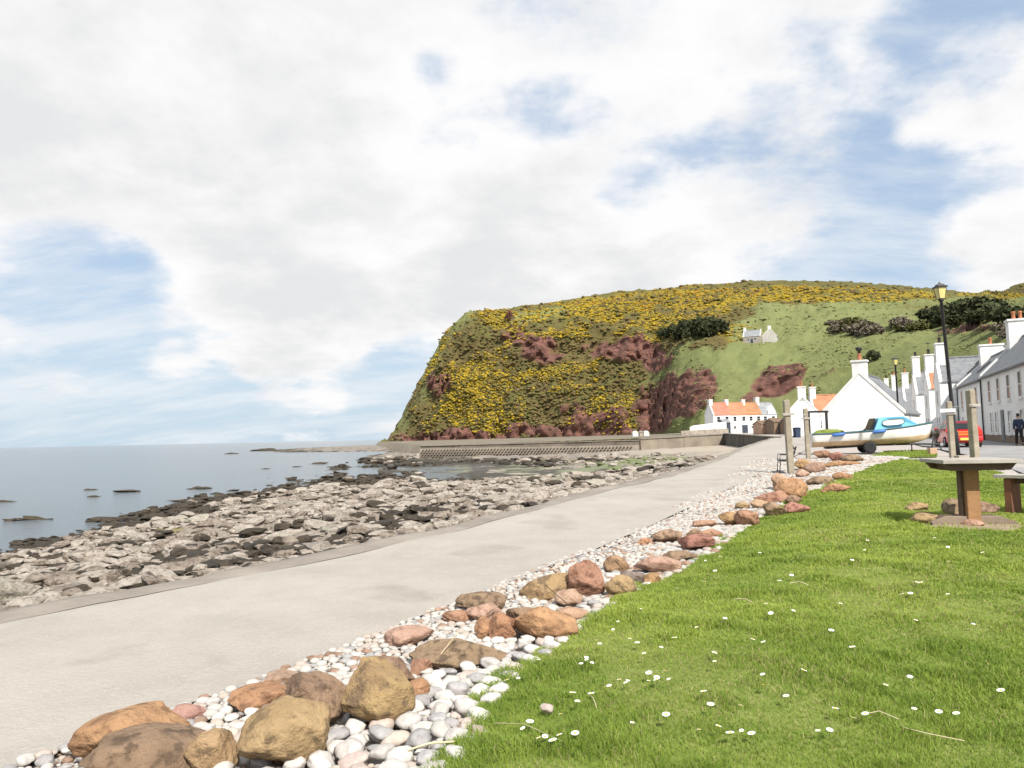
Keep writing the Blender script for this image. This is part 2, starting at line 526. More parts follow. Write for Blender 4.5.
def shore_height(x, y, want=False):
    F = shore_fields(x, y)
    z, amp = F[:, 0], np.clip(F[:, 1], 0, .7)
    wx = x + .5 * vnoise(x * .7, y * .7, s=3); wy = y + .5 * vnoise(x * .7, y * .7, s=4)
    # bedding runs along the shore: stretch the rock field that way
    c, s_ = math.cos(R(35)), math.sin(R(35))
    a, b_ = wx * c + wy * s_, -wx * s_ + wy * c
    far = np.clip(y / 45, 1, 4)
    d1, i1 = domes(a / far * .7, b_ / far, 1.25, 5)
    d2, i2 = domes(a / far, b_ / far, .52, 9)
    d3, i3 = domes(a / far, b_ / far, .23, 19)
    big = (d1 ** .45) * (.25 + .95 * i1)
    small = (d2 ** .45) * (.2 + .8 * i2)
    tiny = d3 ** .5 * (.3 + .7 * i3)
    mixw = sstep(-.25, .25, fbm(x * .22, y * .22, octs=2, s=31))
    rock = (big * .75 + small * .3) * mixw + (small * .65 + tiny * .25 + big * .2) * (1 - mixw)
    z2 = z + amp * (.95 * (rock - .45)) * (1 + .35 * (far - 1)) + amp * .5 * fbm(x * .35, y * .35, octs=3, s=40) + .02 * fbm(x * 6, y * 6, octs=2, s=50) * np.clip(amp * 4, 0.1, 1)
    if want: return z2, F, rock, i1 * mixw + i2 * (1 - mixw)
    return z2


cx = np.linspace(-190, 815, 560); ry = np.geomspace(3.2, 430, 480)
XX = ((cx - 512) / 740)[None] * ry[:, None]; YY = np.repeat(ry[:, None], len(cx), 1)
x, y = XX.ravel(), YY.ravel()
z, F, rock, rid = shore_height(x, y, True)
# tuck the shore under the path and behind the wall
LLx = np.interp(y, list(PL[:, 1]) + [135], list(PL[:, 0]) + [38.3])
over = (x > LLx - .02) & (y < 135)
edge = sstep(0, 1.1, LLx - x) 
pathz = base_z(x, y)
z = np.where(y < 79, np.minimum(z, pathz - .10 + edge * .12 - .06 + .25 * edge), z)
z = np.where(over, np.minimum(z, pathz - .7), z)
wy = np.interp(x, [-17.4, 21.6, 38.3], [140, 127, 135])
z = np.where((x > -17.4) & (x < 38.3) & (y > wy), np.minimum(z, 1.0), z)
weedn = F[:, 2] + .55 * fbm(x * .5, y * .5, octs=4, s=60) + .35 * (.45 - rock) + .3 * (rid - .5)
weed = sstep(.46, .68, weedn + .6 * (1 - sstep(0, .65, z)))
green = sstep(.35, .6, F[:, 3] + .35 * fbm(x * .3, y * .3, octs=3, s=70))
algae = sstep(.25, .5, fbm(x * .28, y * .28, octs=3, s=81) - .1) * (F[:, 2] > .3)
wet = np.clip(F[:, 4], 0, 1)
mshore, nt, b = new_mat('shore_rock')
L = nt.links.new
at_ = _node(nt, 'ShaderNodeAttribute'); at_.attribute_name = 'zone'
sepc = _node(nt, 'ShaderNodeSeparateColor'); L(at_.outputs['Color'], sepc.inputs[0])
at2 = _node(nt, 'ShaderNodeAttribute'); at2.attribute_name = 'zone_b'
sep2 = _node(nt, 'ShaderNodeSeparateColor'); L(at2.outputs['Color'], sep2.inputs[0])
geo = _node(nt, 'ShaderNodeNewGeometry')
def tex(nt, scale, detail=6, rough=.6):
    n = _node(nt, 'ShaderNodeTexNoise'); n.inputs['Scale'].default_value = scale; n.inputs['Detail'].default_value = detail; n.inputs['Roughness'].default_value = rough
    g = _node(nt, 'ShaderNodeNewGeometry'); nt.links.new(g.outputs['Position'], n.inputs['Vector'])
    return n.outputs[0]
rk = _mix(nt, tex(nt, 1.3), (.25, .215, .175), (.12, .10, .082))  # base rock darkened to paint crevice shade between the pale rubble
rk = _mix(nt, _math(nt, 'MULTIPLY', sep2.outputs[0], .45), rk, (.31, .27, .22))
sand = _mix(nt, tex(nt, .5), (.46, .40, .32), (.34, .28, .21))
col = _mix(nt, sep2.outputs[2], rk, sand)
col = _mix(nt, sep2.outputs[1], col, (.17, .145, .06))
wd = _mix(nt, tex(nt, 3.5), (.020, .017, .012), (.055, .042, .022))
col = _mix(nt, sepc.outputs[0], col, wd)
gr = _mix(nt, tex(nt, 1.6), (.095, .13, .045), (.23, .22, .13))
col = _mix(nt, sepc.outputs[1], col, gr)
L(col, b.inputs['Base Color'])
wetc = _mix(nt, sepc.outputs[2], (.9, .9, .9), (.25, .25, .25))
L(wetc, b.inputs['Roughness'])
bp = _node(nt, 'ShaderNodeBump'); bp.inputs['Strength'].default_value = .7; bp.inputs['Distance'].default_value = .06
L(tex(nt, 7, 9, .7), bp.inputs['Height']); L(bp.outputs[0], b.inputs['Normal'])
MT['shore'] = mshore
sandy = np.clip(1 - F[:, 1] / .13, 0, 1)
V = np.stack([x, y, z], -1)
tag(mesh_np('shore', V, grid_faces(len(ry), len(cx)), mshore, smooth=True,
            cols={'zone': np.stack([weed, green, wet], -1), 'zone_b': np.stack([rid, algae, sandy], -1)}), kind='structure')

# ------------------------------------------------------------------ ground: village land, promenade
mg, nt, b = new_mat('pale_gravel'); L = nt.links.new
vz = _node(nt, 'ShaderNodeTexVoronoi'); vz.inputs['Scale'].default_value = 17
gz = _node(nt, 'ShaderNodeNewGeometry'); L(gz.outputs['Position'], vz.inputs['Vector'])
hs = _node(nt, 'ShaderNodeSeparateColor'); L(vz.outputs['Color'], hs.inputs[0])
c = _mix(nt, hs.outputs[0], (.50, .465, .43), (.31, .27, .24))
c = _mix(nt, tex(nt, .35, 5), c, (.35, .305, .27))
L(c, b.inputs['Base Color']); b.inputs['Roughness'].default_value = .9
bp = _node(nt, 'ShaderNodeBump'); bp.inputs['Strength'].default_value = .8; bp.inputs['Distance'].default_value = .03; bp.invert = True
L(vz.outputs['Distance'], bp.inputs['Height']); L(bp.outputs[0], b.inputs['Normal'])
MT['gravel'] = mg
ys = np.concatenate([np.linspace(-14, 2, 10), np.geomspace(2.5, 215, 190)])
W = 24 + 1.2 * np.maximum(ys, 0)
u = np.linspace(0, 1, 130) ** 1.7
xl = np.where(ys < 79, xPL(ys) + .05, np.interp(ys, [79, 135, 215], [28.4, 38.3, 44]))
gx = xl[:, None] + u[None] * W[:, None]; gy = np.repeat(ys[:, None], len(u), 1)
gz_ = land_z(gx.ravel(), gy.ravel()).reshape(gx.shape) - .03
tag(mesh_np('ground', np.stack([gx, gy, gz_], -1).reshape(-1, 3), grid_faces(*gx.shape), mg), kind='structure')

MT['tarmac'] = mat('village_road_surface', (.30, .29, .285), (.22, .215, .21), .9, .6, bump=.3, bscale=40, coord='Object')
MT['concrete'] = mat('slipway_concrete', (.365, .333, .296), (.305, .276, .243), .92, .45, detail=10, bump=.4, bscale=26, spots=((.285, .257, .226), .8, .56), coord='Object')
MT['kerb'] = mat('worn_concrete_edge', (.29, .255, .215), (.20, .172, .145), .92, 1.2, bump=.5, bscale=12)
# village street in front of the houses on the right
st = np.array([(1100, 492), (1024, 474), (985, 459), (940, 449.5), (915, 444.5), (893, 440), (874, 437)], float)
left = np.array([G(*p) for p in st]); FD = np.array([.40, .917, 0.]); FO = np.array([34.5, 54.0, 0])
sv = []
for p in left:
    t = (p - FO)[:2] @ FD[:2]
    q = FO + FD * t + np.array([-.3, .13, 0])
    for s in np.linspace(0, 1, 9):
        r_ = p * (1 - s) + q * s
        sv.append((r_[0], r_[1], land_z(r_[0:1], r_[1:2])[0] + .012))
tag(mesh_np('road', sv, grid_faces(len(left), 9), MT['tarmac']), kind='structure')
# promenade behind the sea wall
pv = []
for s in np.linspace(0, 1, 30):
    ax_ = -17.4 + 55.7 * s; a = np.array([ax_, np.interp(ax_, [-17.4, 21.6, 38.3], [140, 127, 135]) + .3]); b_ = np.array([-75, 390]) * (1 - s) + np.array([75, 260]) * s
    for t in np.linspace(0, 1, 24):
        p = a * (1 - t) + b_ * t
        pv.append((p[0], p[1], (2.55 + 1.1 * s + t * .4 + 3.2) * float(sstep(-.012, .03, np.array(s))) - 3.2 + .08 * vnoise(p[0:1] * .3, p[1:2] * .3)[0]))
tag(mesh_np('promenade', pv, grid_faces(30, 24), mat('promenade_earth', (.21, .175, .13), (.14, .12, .085), .95, .15)), kind='structure')

# ------------------------------------------------------------------ the concrete path
_m = MT['concrete']; nt = _m.node_tree; b = nt.nodes['Principled BSDF']; L = nt.links.new
_src = b.inputs['Base Color'].links[0].from_socket
_s1 = tex(nt, 55, 3, .6); _r1 = _node(nt, 'ShaderNodeMapRange'); _r1.inputs[1].default_value, _r1.inputs[2].default_value = .60, .72; L(_s1, _r1.inputs[0])
_s2 = tex(nt, 80, 2, .5); _r2 = _node(nt, 'ShaderNodeMapRange'); _r2.inputs[1].default_value, _r2.inputs[2].default_value = .60, .70; L(_s2, _r2.inputs[0])
_c = _mix(nt, _math(nt, 'MULTIPLY', _r1.outputs[0], .55), _src, (.24, .21, .18)); _c = _mix(nt, _math(nt, 'MULTIPLY', _r2.outputs[0], .6), _c, (.50, .46, .41))
_r3 = _node(nt, 'ShaderNodeMapRange'); _r3.inputs[1].default_value, _r3.inputs[2].default_value = .4, .62; L(tex(nt, 1.9, 9, .75), _r3.inputs[0])
_c = _mix(nt, _math(nt, 'MULTIPLY', _r3.outputs[0], .35), _c, (.43, .39, .34)); L(_c, b.inputs['Base Color'])
py_ = np.concatenate([np.linspace(-4, 3, 12), np.geomspace(3.3, 79, 140)])
pcols = 26
pv = []
# both edges are carried by the same stations along the way
sl = np.linspace(0, 1, 170)
def resample(P, n):
    d = np.concatenate([[0], np.cumsum(np.linalg.norm(np.diff(P, axis=0), axis=1) / (8 + .5 * np.maximum(0, P[1:, 1])))])
    t = np.linspace(0, d[-1], n)
    return np.stack([np.interp(t, d, P[:, k]) for k in (0, 1)], -1)
RL, RR = resample(PL, 170), resample(PR, 170)
for i in range(170):
    a, b_ = RL[i], RR[i]
    jag = .05 * vnoise(np.array([i * .9]), np.array([3.3]))[0]
    for s in np.linspace(0, 1, pcols):
        p = a + (b_ - a) * s
        zz = base_z(p[0], p[1]) + .012 + .018 * vnoise(np.array([p[0] * .8]), np.array([p[1] * .8]))[0]
        if s == 0: p = p + np.array([jag, 0])
        pv.append((p[0], p[1], zz))
tag(mesh_np('path', pv, grid_faces(170, pcols), MT['concrete']), kind='structure')
kv = []
for i in range(170):
    a = np.array(pv[i * pcols]); d = RL[min(i + 1, 169)] - RL[max(i - 1, 0)]; d = d / np.linalg.norm(d); n = np.array([-d[1], d[0], 0])
    j = .10 * vnoise(np.array([i * .35]), np.array([9.1]))[0] + .05 * vnoise(np.array([i * 1.3]), np.array([4.1]))[0]
    for off, dz in ((-.30, .004), (0.0, .022), (.10 + j, .015), (.20 + j, -.10), (.24 + j, -.75)):
        kv.append((a[0] + n[0] * off, a[1] + n[1] * off, a[2] + dz))
tag(mesh_np('path_edge', kv, grid_faces(170, 5), MT['kerb']), kind='structure')

# ------------------------------------------------------------------ headland and hill
def lerp_tab(tab, px):
    tab = np.array(tab, float)
    return np.interp(px, tab[:, 0], tab[:, 1])
HB_D = [(376, 415), (386, 405), (400, 395), (440, 375), (500, 355), (560, 335), (610, 314), (636, 308), (648, 306), (660, 290), (676, 260), (700, 232), (730, 222), (760, 214), (800, 205), (850, 178), (900, 160), (950, 130), (1000, 100), (1060, 80), (1200, 62)]
HB_Z = [(376, -1), (386, 0), (420, -.5), (450, -.5), (640, -.5), (700, 1.0), (800, 3.0), (1200, 2.6)]
BR_Y = [(376, 445), (386, 441), (392, 434), (400, 425), (420, 394), (440, 362), (460, 344), (480, 335), (520, 329), (560, 330), (600, 333), (640, 337), (660, 343), (690, 345), (740, 346), (800, 345), (850, 342), (900, 338), (950, 334), (1000, 326), (1040, 310), (1200, 270)]
BR_D = [(376, 418), (400, 410), (440, 405), (500, 398), (560, 385), (620, 365), (650, 350), (680, 305), (720, 275), (760, 268), (850, 245), (900, 225), (950, 205), (1000, 175), (1060, 150), (1200, 120)]
SK_Y = [(376, 446), (386, 442), (389, 438), (394, 429), (400, 419), (410, 399), (420, 380), (430, 360), (440, 343), (448, 330), (456, 322), (464, 317), (480, 312.5), (520, 307), (560, 301), (640, 291), (700, 285), (760, 281), (820, 281), (880, 284.5), (930, 290), (980, 294), (1005, 291), (1030, 283), (1080, 262), (1200, 235)]
SK_D = [(376, 422), (400, 432), (420, 440), (440, 452), (480, 478), (560, 520), (640, 575), (760, 650), (880, 640), (960, 560), (1010, 330), (1060, 280), (1200, 230)]
hc = np.concatenate([np.linspace(376, 470, 110), np.linspace(471, 1200, 430)])
nb, ns, nk = 110, 90, 16
Vh = np.zeros((nb + ns + nk, len(hc), 3))
for j, px in enumerate(hc):
    bd, bz = lerp_tab(HB_D, px), lerp_tab(HB_Z, px)
    rd = ray(px, 440); k = bd / rd[1]
    P0 = np.array([rd[0] * k, bd, bz])
    P1 = at(px, lerp_tab(BR_Y, px), lerp_tab(BR_D, px)); P2 = at(px, lerp_tab(SK_Y, px), lerp_tab(SK_D, px))
    if px < 470:                                        # keep the column upright where the cliff turns the corner
        P1[0] += 0
    t = np.linspace(0, 1, nb)[:, None]
    bulge = np.sin(np.pi * t) * np.array([0, 0, 1.0]) * (P1[2] - P0[2]) * .06
    Vh[:nb, j] = P0 + (P1 - P0) * t + bulge
    t = np.linspace(0, 1, ns + 1)[1:, None]
    ez = .35 * np.sin(np.pi * t) * np.array([0, 0, 1.0]) * (P2[2] - P1[2]) * (.28 if px < 640 else .12)
    Vh[nb:nb + ns, j] = P1 + (P2 - P1) * t + ez
    t = np.linspace(0, 1, nk + 1)[1:, None]
    drop = np.array([P2[0] * .45, 240, -min(P2[2] + 4, 45)])
    Vh[nb + ns:, j] = P2 + drop * (t ** np.array([1, 1, 1.6]))
H0 = Vh.copy()
hpx, hpy = proj(Vh.reshape(-1, 3)); hpx = hpx.reshape(Vh.shape[:2]); hpy = hpy.reshape(Vh.shape[:2])
v_ = np.concatenate([np.linspace(0, 1, nb), np.linspace(1, 2, ns + 1)[1:], np.linspace(2, 3, nk + 1)[1:]])[:, None] * np.ones((1, len(hc)))
xx, yy, zz = (Vh[..., k].ravel() for k in range(3))
def ell(cx_, cy_, rx, ry_, rot=0):
    c, s = math.cos(R(rot)), math.sin(R(rot))
    dx, dy = hpx - cx_, hpy - cy_
    a, b_ = (dx * c + dy * s) / rx, (-dx * s + dy * c) / ry_
    return np.clip(1.6 - np.sqrt(a * a + b_ * b_) * 1.1, 0, 1)
nz = fbm(xx / 16, yy / 16, zz / 16, 4, 90).reshape(hpx.shape)
nzf = fbm(xx / 5, yy / 5, zz / 5, 3, 95).reshape(hpx.shape)
rockm = np.maximum.reduce([ell(620, 349, 42, 13, 6), ell(545, 350, 26, 16, -8) * .8, ell(515, 335, 16, 14) * .7, ell(676, 398, 36, 22, -22), ell(655, 412, 20, 22), ell(705, 384, 14, 16), ell(776, 384, 30, 15, -15), ell(754, 398, 14, 10) * .8,
                           ell(455, 438, 70, 7) * .95, ell(570, 432, 80, 7) * .75, ell(590, 418, 34, 12) * .6, ell(440, 390, 16, 22, -55) * .45, ell(480, 360, 18, 10) * .55, ell(655, 360, 14, 14), ell(965, 329, 40, 5) * .6, ell(830, 375, 8, 8) * .3])
rock = sstep(.38, .62, rockm + .30 * nz + .22 * nzf) * (v_ < 1.5) * sstep(.12, .25, rockm)
gb = np.interp(hpx, [560, 640, 660, 700, 725, 740, 760, 850, 930, 1024], [420, 372, 352, 343, 340, 322, 308, 305, 302, 297])
grass = np.maximum(sstep(-4, 6, hpy - gb + 7 * nz) * sstep(636, 668, hpx + 10 * nz), ell(535, 316, 34, 4, -8))
grass = np.maximum(grass, (.35 + .5 * sstep(-.2, .4, nz)) * .8 * sstep(0, 10, 470 - hpx + 10 * nz - (hpy - 315) * .42))        # thin turf round the seaward corner
heath = sstep(.2, .6, nz * .7 + .35 + .3 * nzf)
nzr = fbm(xx / 1.9, yy / 2.5, zz / 1.5, 2, 141).reshape(hpx.shape)
# shape: gullies and ledges
ridge = 1 - np.abs(fbm(xx / 26, yy / 26, zz / 60, 4, 101)).reshape(hpx.shape)
face = sstep(0, .08, v_) * (1 - sstep(1.0, 1.5, v_))
dirn = np.stack([hpx * 0 - .12, hpx * 0 - 1.0, hpx * 0 + .35], -1)
near = np.clip(H0[..., 1] / 330, .3, 1.2)
amp = (face * (5.0 * (ridge - .72) + 2.2 * nz) + rock * (2.6 * nzf + 2.4 * nz + 1.6 * nzr + .8) + .5 * nzf * (v_ < 1.97)) * near
corner = sstep(386, 440, hpx)
amp *= .6 + .4 * corner
Vh += dirn * amp[..., None]
cw = (1 - sstep(430, 500, hpx)) * sstep(.02, .3, v_) * (v_ < 2.6)
Vh[..., 0] += cw * (3.2 * nz + 1.6 * nzf); Vh[..., 2] += cw * (2.2 * nzf + 1.5 * nz)
ledge = np.round(Vh[..., 2] / 2.4 + .5 * nz) * 2.4 - Vh[..., 2]
Vh[..., 2] += rock * .45 * ledge * near
Vh[..., 2] += (v_ > 1) * (v_ < 1.97) * (1.6 * nz + .5 * nzf) * near
mh, nt, b = new_mat('hill_cover'); L = nt.links.new
a1 = _node(nt, 'ShaderNodeAttribute'); a1.attribute_name = 'zone'; s1 = _node(nt, 'ShaderNodeSeparateColor'); L(a1.outputs['Color'], s1.inputs[0])
turf = _mix(nt, tex(nt, .16, 8, .7), (.15, .195, .058), (.235, .26, .10))
turf = _mix(nt, _math(nt, 'MULTIPLY', tex(nt, .03, 4), .55), turf, (.225, .195, .11))
hth = _mix(nt, tex(nt, .22, 8, .7), (.095, .085, .03), (.165, .125, .055))
hth = _mix(nt, s1.outputs[2], hth, (.125, .115, .042))
a9 = _node(nt, 'ShaderNodeAttribute'); a9.attribute_name = 'bloom'
hth = _mix(nt, _math(nt, 'MULTIPLY', a9.outputs['Fac'], .85), hth, _mix(nt, tex(nt, .5, 8, .7), (.38, .265, .025), (.20, .155, .03)))
_rk = _node(nt, 'ShaderNodeMapRange'); _rk.inputs[1].default_value, _rk.inputs[2].default_value = .38, .62
L(tex(nt, .45, 10, .8), _rk.inputs[0])
_mpz = _node(nt, 'ShaderNodeMapping'); _mpz.inputs['Scale'].default_value = (.35, .35, 1.6); _gz = _node(nt, 'ShaderNodeNewGeometry'); L(_gz.outputs['Position'], _mpz.inputs[0])
_nz = _node(nt, 'ShaderNodeTexNoise'); _nz.inputs['Scale'].default_value = .42; _nz.inputs['Detail'].default_value = 10; _nz.inputs['Roughness'].default_value = .75; _nz.inputs['Distortion'].default_value = .5
L(_mpz.outputs[0], _nz.inputs['Vector']); L(_nz.outputs[0], _rk.inputs[0])
rkc = _mix(nt, _rk.outputs[0], (.27, .115, .095), (.085, .042, .04))
rkc = _mix(nt, _math(nt, 'MULTIPLY', tex(nt, .12, 5), .5), rkc, (.20, .14, .095))
c = _mix(nt, s1.outputs[1], hth, turf)
c = _mix(nt, s1.outputs[0], c, rkc)
L(c, b.inputs['Base Color']); b.inputs['Roughness'].default_value = 1.0; b.inputs['Specular IOR Level'].default_value = .1
bp = _node(nt, 'ShaderNodeBump'); bp.inputs['Strength'].default_value = 1; bp.inputs['Distance'].default_value = 1.2
L(tex(nt, .5, 10, .75), bp.inputs['Height']); L(bp.outputs[0], b.inputs['Normal'])



def hill_point(px, py):
    """nearest surface point of the hill seen at this pixel (rows in front of the skyline)"""
    P = Vh[:nb + ns].reshape(-1, 3)
    a, b_ = proj(P)
    k = np.argmin((a - px) ** 2 + (b_ - py) ** 2 + np.where(v_[:nb + ns].ravel() > 1.999, 5, 0))
    return P[k]


# gorse and heath clumps: far too many to count, one mass
def blob_mesh(sub, seed, rough=.35, squash=.7):
    bm = bmesh.new(); bmesh.ops.create_icosphere(bm, subdivisions=sub, radius=1)
    r = np.random.default_rng(seed)
    for v in bm.verts:
        v.co *= 1 + (r.random() - .5) * 2 * rough; v.co.z *= squash
    V_ = np.array([v.co[:] for v in bm.verts]); F_ = np.array([[v.index for v in f.verts] for f in bm.faces]); bm.free()
    return V_, F_


def scatter(name, pts, sizes, mis, mats, sub=1, nvar=6, rough=.35, squash=.7, smooth=False, var=None, stretch=.5):
    Vs, Fs, Ms = [], [], []; o = 0
    var = var or [blob_mesh(sub, 300 + k, rough, squash) for k in range(nvar)]
    for k in range(nvar):
        V0, F0 = var[k]
        sel = np.arange(k, len(pts), nvar)
        if not len(sel): continue
        ang = rng.random(len(sel)) * 6.283
        ca, sa = np.cos(ang)[:, None], np.sin(ang)[:, None]
        sc_ = sizes[sel][:, None]
        st_ = .8 + stretch * rng.random((len(sel), 1))
        X = (V0[None, :, 0] * ca - V0[None, :, 1] * sa) * sc_ * st_ + pts[sel, 0:1]
        Y = (V0[None, :, 0] * sa + V0[None, :, 1] * ca) * sc_ + pts[sel, 1:2]
        Z = V0[None, :, 2] * sc_ + pts[sel, 2:3]
        Vs.append(np.stack([X, Y, Z], -1).reshape(-1, 3))
        Fs.append((F0[None] + (np.arange(len(sel)) * len(V0))[:, None, None] + o).reshape(-1, 3)); o += len(sel) * len(V0)
        Ms.append(np.repeat(mis[sel], len(F0)))
    return mesh_np(name, np.concatenate(Vs), np.concatenate(Fs), mats, mi=np.concatenate(Ms), smooth=smooth)


yel = np.maximum.reduce([ell(478, 395, 52, 44, 10), ell(505, 322, 42, 16, 20) * .95, ell(590, 312, 90, 12, -5), ell(700, 300, 80, 13) * .9, ell(670, 325, 44, 12) * .95, ell(812, 296, 95, 8, 1) * .9, ell(735, 333, 20, 6) * .9,
                         ell(565, 330, 22, 6) * .85, ell(612, 405, 26, 30, 0) * .62, ell(612, 425, 12, 16) * .8, ell(552, 372, 34, 12) * .55, ell(640, 335, 30, 8) * .6, ell(905, 297, 40, 5) * .85, ell(1000, 296, 40, 4) * .6, ell(560, 400, 60, 34) * .36, ell(600, 372, 30, 14) * .42, ell(450, 385, 22, 40, 20) * .5, ell(450, 340, 12, 20) * .3])
n1 = fbm(xx / 13, yy / 13, zz / 9, 4, 111).reshape(hpx.shape)
n2g = fbm(xx / 5, yy / 5, zz / 2.2, 3, 131).reshape(hpx.shape)
dens = sstep(.42, .84, yel + .56 * n1 + .40 * n2g) * (1 - .85 * rock) * (v_ < 1.99) * sstep(.12, .3, yel)
hill = tag(mesh_np('hill', Vh.reshape(-1, 3), grid_faces(nb + ns + nk, len(hc)), mh, cols={'bloom': np.repeat(dens.reshape(-1, 1), 3, 1), 'zone': np.stack([rock.ravel(), grass.ravel(), heath.ravel()], -1)}), kind='structure')
heathd = np.clip(1 - grass * 1.2, 0, 1) * (1 - rock) * (v_ < 1.97) * .8
# screen-even sampling: weight each grid cell by how much of the picture it fills
ax, ay = np.gradient(hpx), np.gradient(hpy)
cellA = np.abs(ax[1] * ay[0] - ax[0] * ay[1]) * (hpx > 386) * (hpx < 1120)
def pick(weight, n, seed):
    r = np.random.default_rng(seed)
    w = (weight * cellA)[:nb + ns].ravel(); w = w / w.sum()
    k = r.choice(len(w), n, p=w)
    P = Vh[:nb + ns].reshape(-1, 3)[k]
    jit = (r.random((n, 3)) - .5) * np.array([2.2, 2.2, .4]) * (P[:, 1:2] / 400)
    return P + jit, k
P1_, k1 = pick(dens, 22000, 1); P2_, k2 = pick(heathd, 8000, 2); P3_, k3 = pick(grass * (1 - dens) * (hpy > 300) * sstep(-.3, .5, nz), 6000, 3)
s1_ = (.38 + .70 * rng.random(len(P1_)) ** 2.2) * P1_[:, 1] / 400; s2_ = (.5 + .8 * rng.random(len(P2_))) * P2_[:, 1] / 400; s3_ = (.22 + .55 * rng.random(len(P3_)) ** 2) * P3_[:, 1] / 330
m1_ = np.where(rng.random(len(P1_)) < .56, 0, np.where(rng.random(len(P1_)) < .5, 1, 2)); m2_ = np.where(rng.random(len(P2_)) < .6, 2, 3); m3_ = np.where(rng.random(len(P3_)) < .93, 4, 2)
oran = (P1_[:, 1] > 440) & (m1_ == 0) & (rng.random(len(P1_)) < .8); m1_ = np.where(oran, 5, m1_)
gm = [mat('gorse_flower', (.42, .295, .026), (.29, .21, .03), 1, .35, coord='Object', spec=.1), mat('gorse_half_flower', (.29, .215, .028), (.20, .16, .032), 1, .8, spec=.1),
      mat('gorse_leaf', (.105, .098, .036), (.14, .12, .046), 1, .5, spec=.1), mat('dead_bracken', (.17, .115, .055), (.11, .08, .035), 1, .5, spec=.1), mat('rough_tussock', (.15, .17, .06), (.23, .22, .10), 1, .5, spec=.1),
      mat('gorse_flower_far', (.40, .225, .014), (.26, .155, .022), 1, .8, spec=.1)]
tag(scatter('gorse', np.concatenate([P1_, P2_, P3_]), np.concatenate([s1_, s2_, s3_]), np.concatenate([m1_, m2_, m3_]), gm, squash=.62, stretch=.5, smooth=True), 'masses of yellow flowering gorse and brown heath over the headland', 'gorse', kind='stuff')

# ------------------------------------------------------------------ sea wall
def wall_piece(name, a, b_, zt0, zt1, zb, th, mats, parent, cap=.12, pattern=False):
    a, b_ = np.array(a, float), np.array(b_, float)
    Lw = np.linalg.norm(b_ - a); ang = math.atan2(b_[1] - a[1], b_[0] - a[0])
    M = Matrix.Translation((a[0], a[1], 0)) @ Matrix.Rotation(ang, 4, 'Z')
    w = MB()
    n = max(2, int(Lw / 4))
    for i in range(n):
        x0, x1 = Lw * i / n, Lw * (i + 1) / n
        z0 = zt0 + (zt1 - zt0) * i / n; z1 = zt0 + (zt1 - zt0) * (i + 1) / n
        j = .03 * math.sin(i * 2.1)
        w.add([(x0, -th / 2 + j, zb), (x1 - .03, -th / 2 + j, zb), (x1 - .03, th / 2, zb), (x0, th / 2, zb),
               (x0, -th / 2 + j + .1, z0), (x1 - .03, -th / 2 + j + .1, z1), (x1 - .03, th / 2, z1), (x0, th / 2, z0)],
              [(0, 3, 2, 1), (4, 5, 6, 7), (0, 1, 5, 4), (1, 2, 6, 5), (2, 3, 7, 6), (3, 0, 4, 7)], 0, False, M)
    o = w.build(name, mats, parent)
    c = MB()
    c.add([(0, -th / 2 - .05, zt0 + .003), (Lw, -th / 2 - .05, zt1 + .003), (Lw, th / 2 + .05, zt1 + .003), (0, th / 2 + .05, zt0 + .003),
           (0, -th / 2 - .05, zt0 + cap), (Lw, -th / 2 - .05, zt1 + cap), (Lw, th / 2 + .05, zt1 + cap), (0, th / 2 + .05, zt0 + cap)],
          [(0, 3, 2, 1), (4, 5, 6, 7), (0, 1, 5, 4), (1, 2, 6, 5), (2, 3, 7, 6), (3, 0, 4, 7)], 0, False, M)
    c.build('coping', MT['kerb'], parent)
    return M, Lw


MT['wall_pale'] = mat('pale_sea_wall', (.28, .24, .185), (.18, .15, .12), .95, .35, bump=.5, bscale=3)
MT['wall_dark'] = mat('shaded_sea_wall', (.12, .105, .085), (.065, .058, .05), .95, .35, bump=.5, bscale=3)  # darker tones put the seaward face's shade into the wall colour
MT['block_brown'] = mat('revetment_block', (.20, .165, .13), (.12, .10, .08), .95, .6, bump=.4, bscale=4)
t = empty('sea_wall', (0, 0, 0), 0, 'long low grey-brown sea wall with zigzag block facing below the headland', 'wall', 'sea walls round the bay')
M_, Lw = wall_piece('parapet', WALL[3], WALL[2], 2.62, 2.95, .0, .9, MT['block_brown'], t)
fz = MB()                                   # pyramidal blocks stacked against the foot of the wall
nbk = 64
for r_ in range(4):
    for i in range(nbk):
        x0 = (i + .5 * (r_ % 2)) * (Lw - 1.5) / nbk + .5
        wv = (Lw / nbk) * .42
        y0 = -1.50 + .22 * r_; z0 = .5 + .42 * r_
        fz.add([(x0 - wv, y0 + .5, z0), (x0 + wv, y0 + .5, z0), (x0, y0 + .55, z0 + .55), (x0, y0 - .35, z0 + .12)], [(0, 1, 3), (1, 2, 3), (2, 0, 3), (0, 2, 1)], 0, False, M_)
fz.build('facing', MT['block_brown'], t)
ft = MB(); ft.add([(0, -1.3, -.3), (Lw, -1.3, -.3), (Lw, -.47, 2.2), (0, -.47, 2.2), (0, -.4, -.3), (Lw, -.4, -.3)], [(0, 1, 2, 3), (0, 3, 4), (1, 5, 2)], 0, False, M_); ft.build('apron', MT['wall_dark'] if 0 else mat('apron_concrete', (.27, .235, .19), (.19, .16, .13), .95, .5, bump=.4), t)
t = empty('sea_wall', (0, 0, 0), 0, 'pale concrete sea wall between the zigzag facing and the village corner', 'wall', 'sea walls round the bay')
wall_piece('wall', WALL[2], WALL[1], 3.15, 3.66, .3, .8, MT['wall_pale'], t)
t = empty('sea_wall', (0, 0, 0), 0, 'harbour wall with shade in its dark colour tapering down to meet the concrete path', 'wall', 'sea walls round the bay')
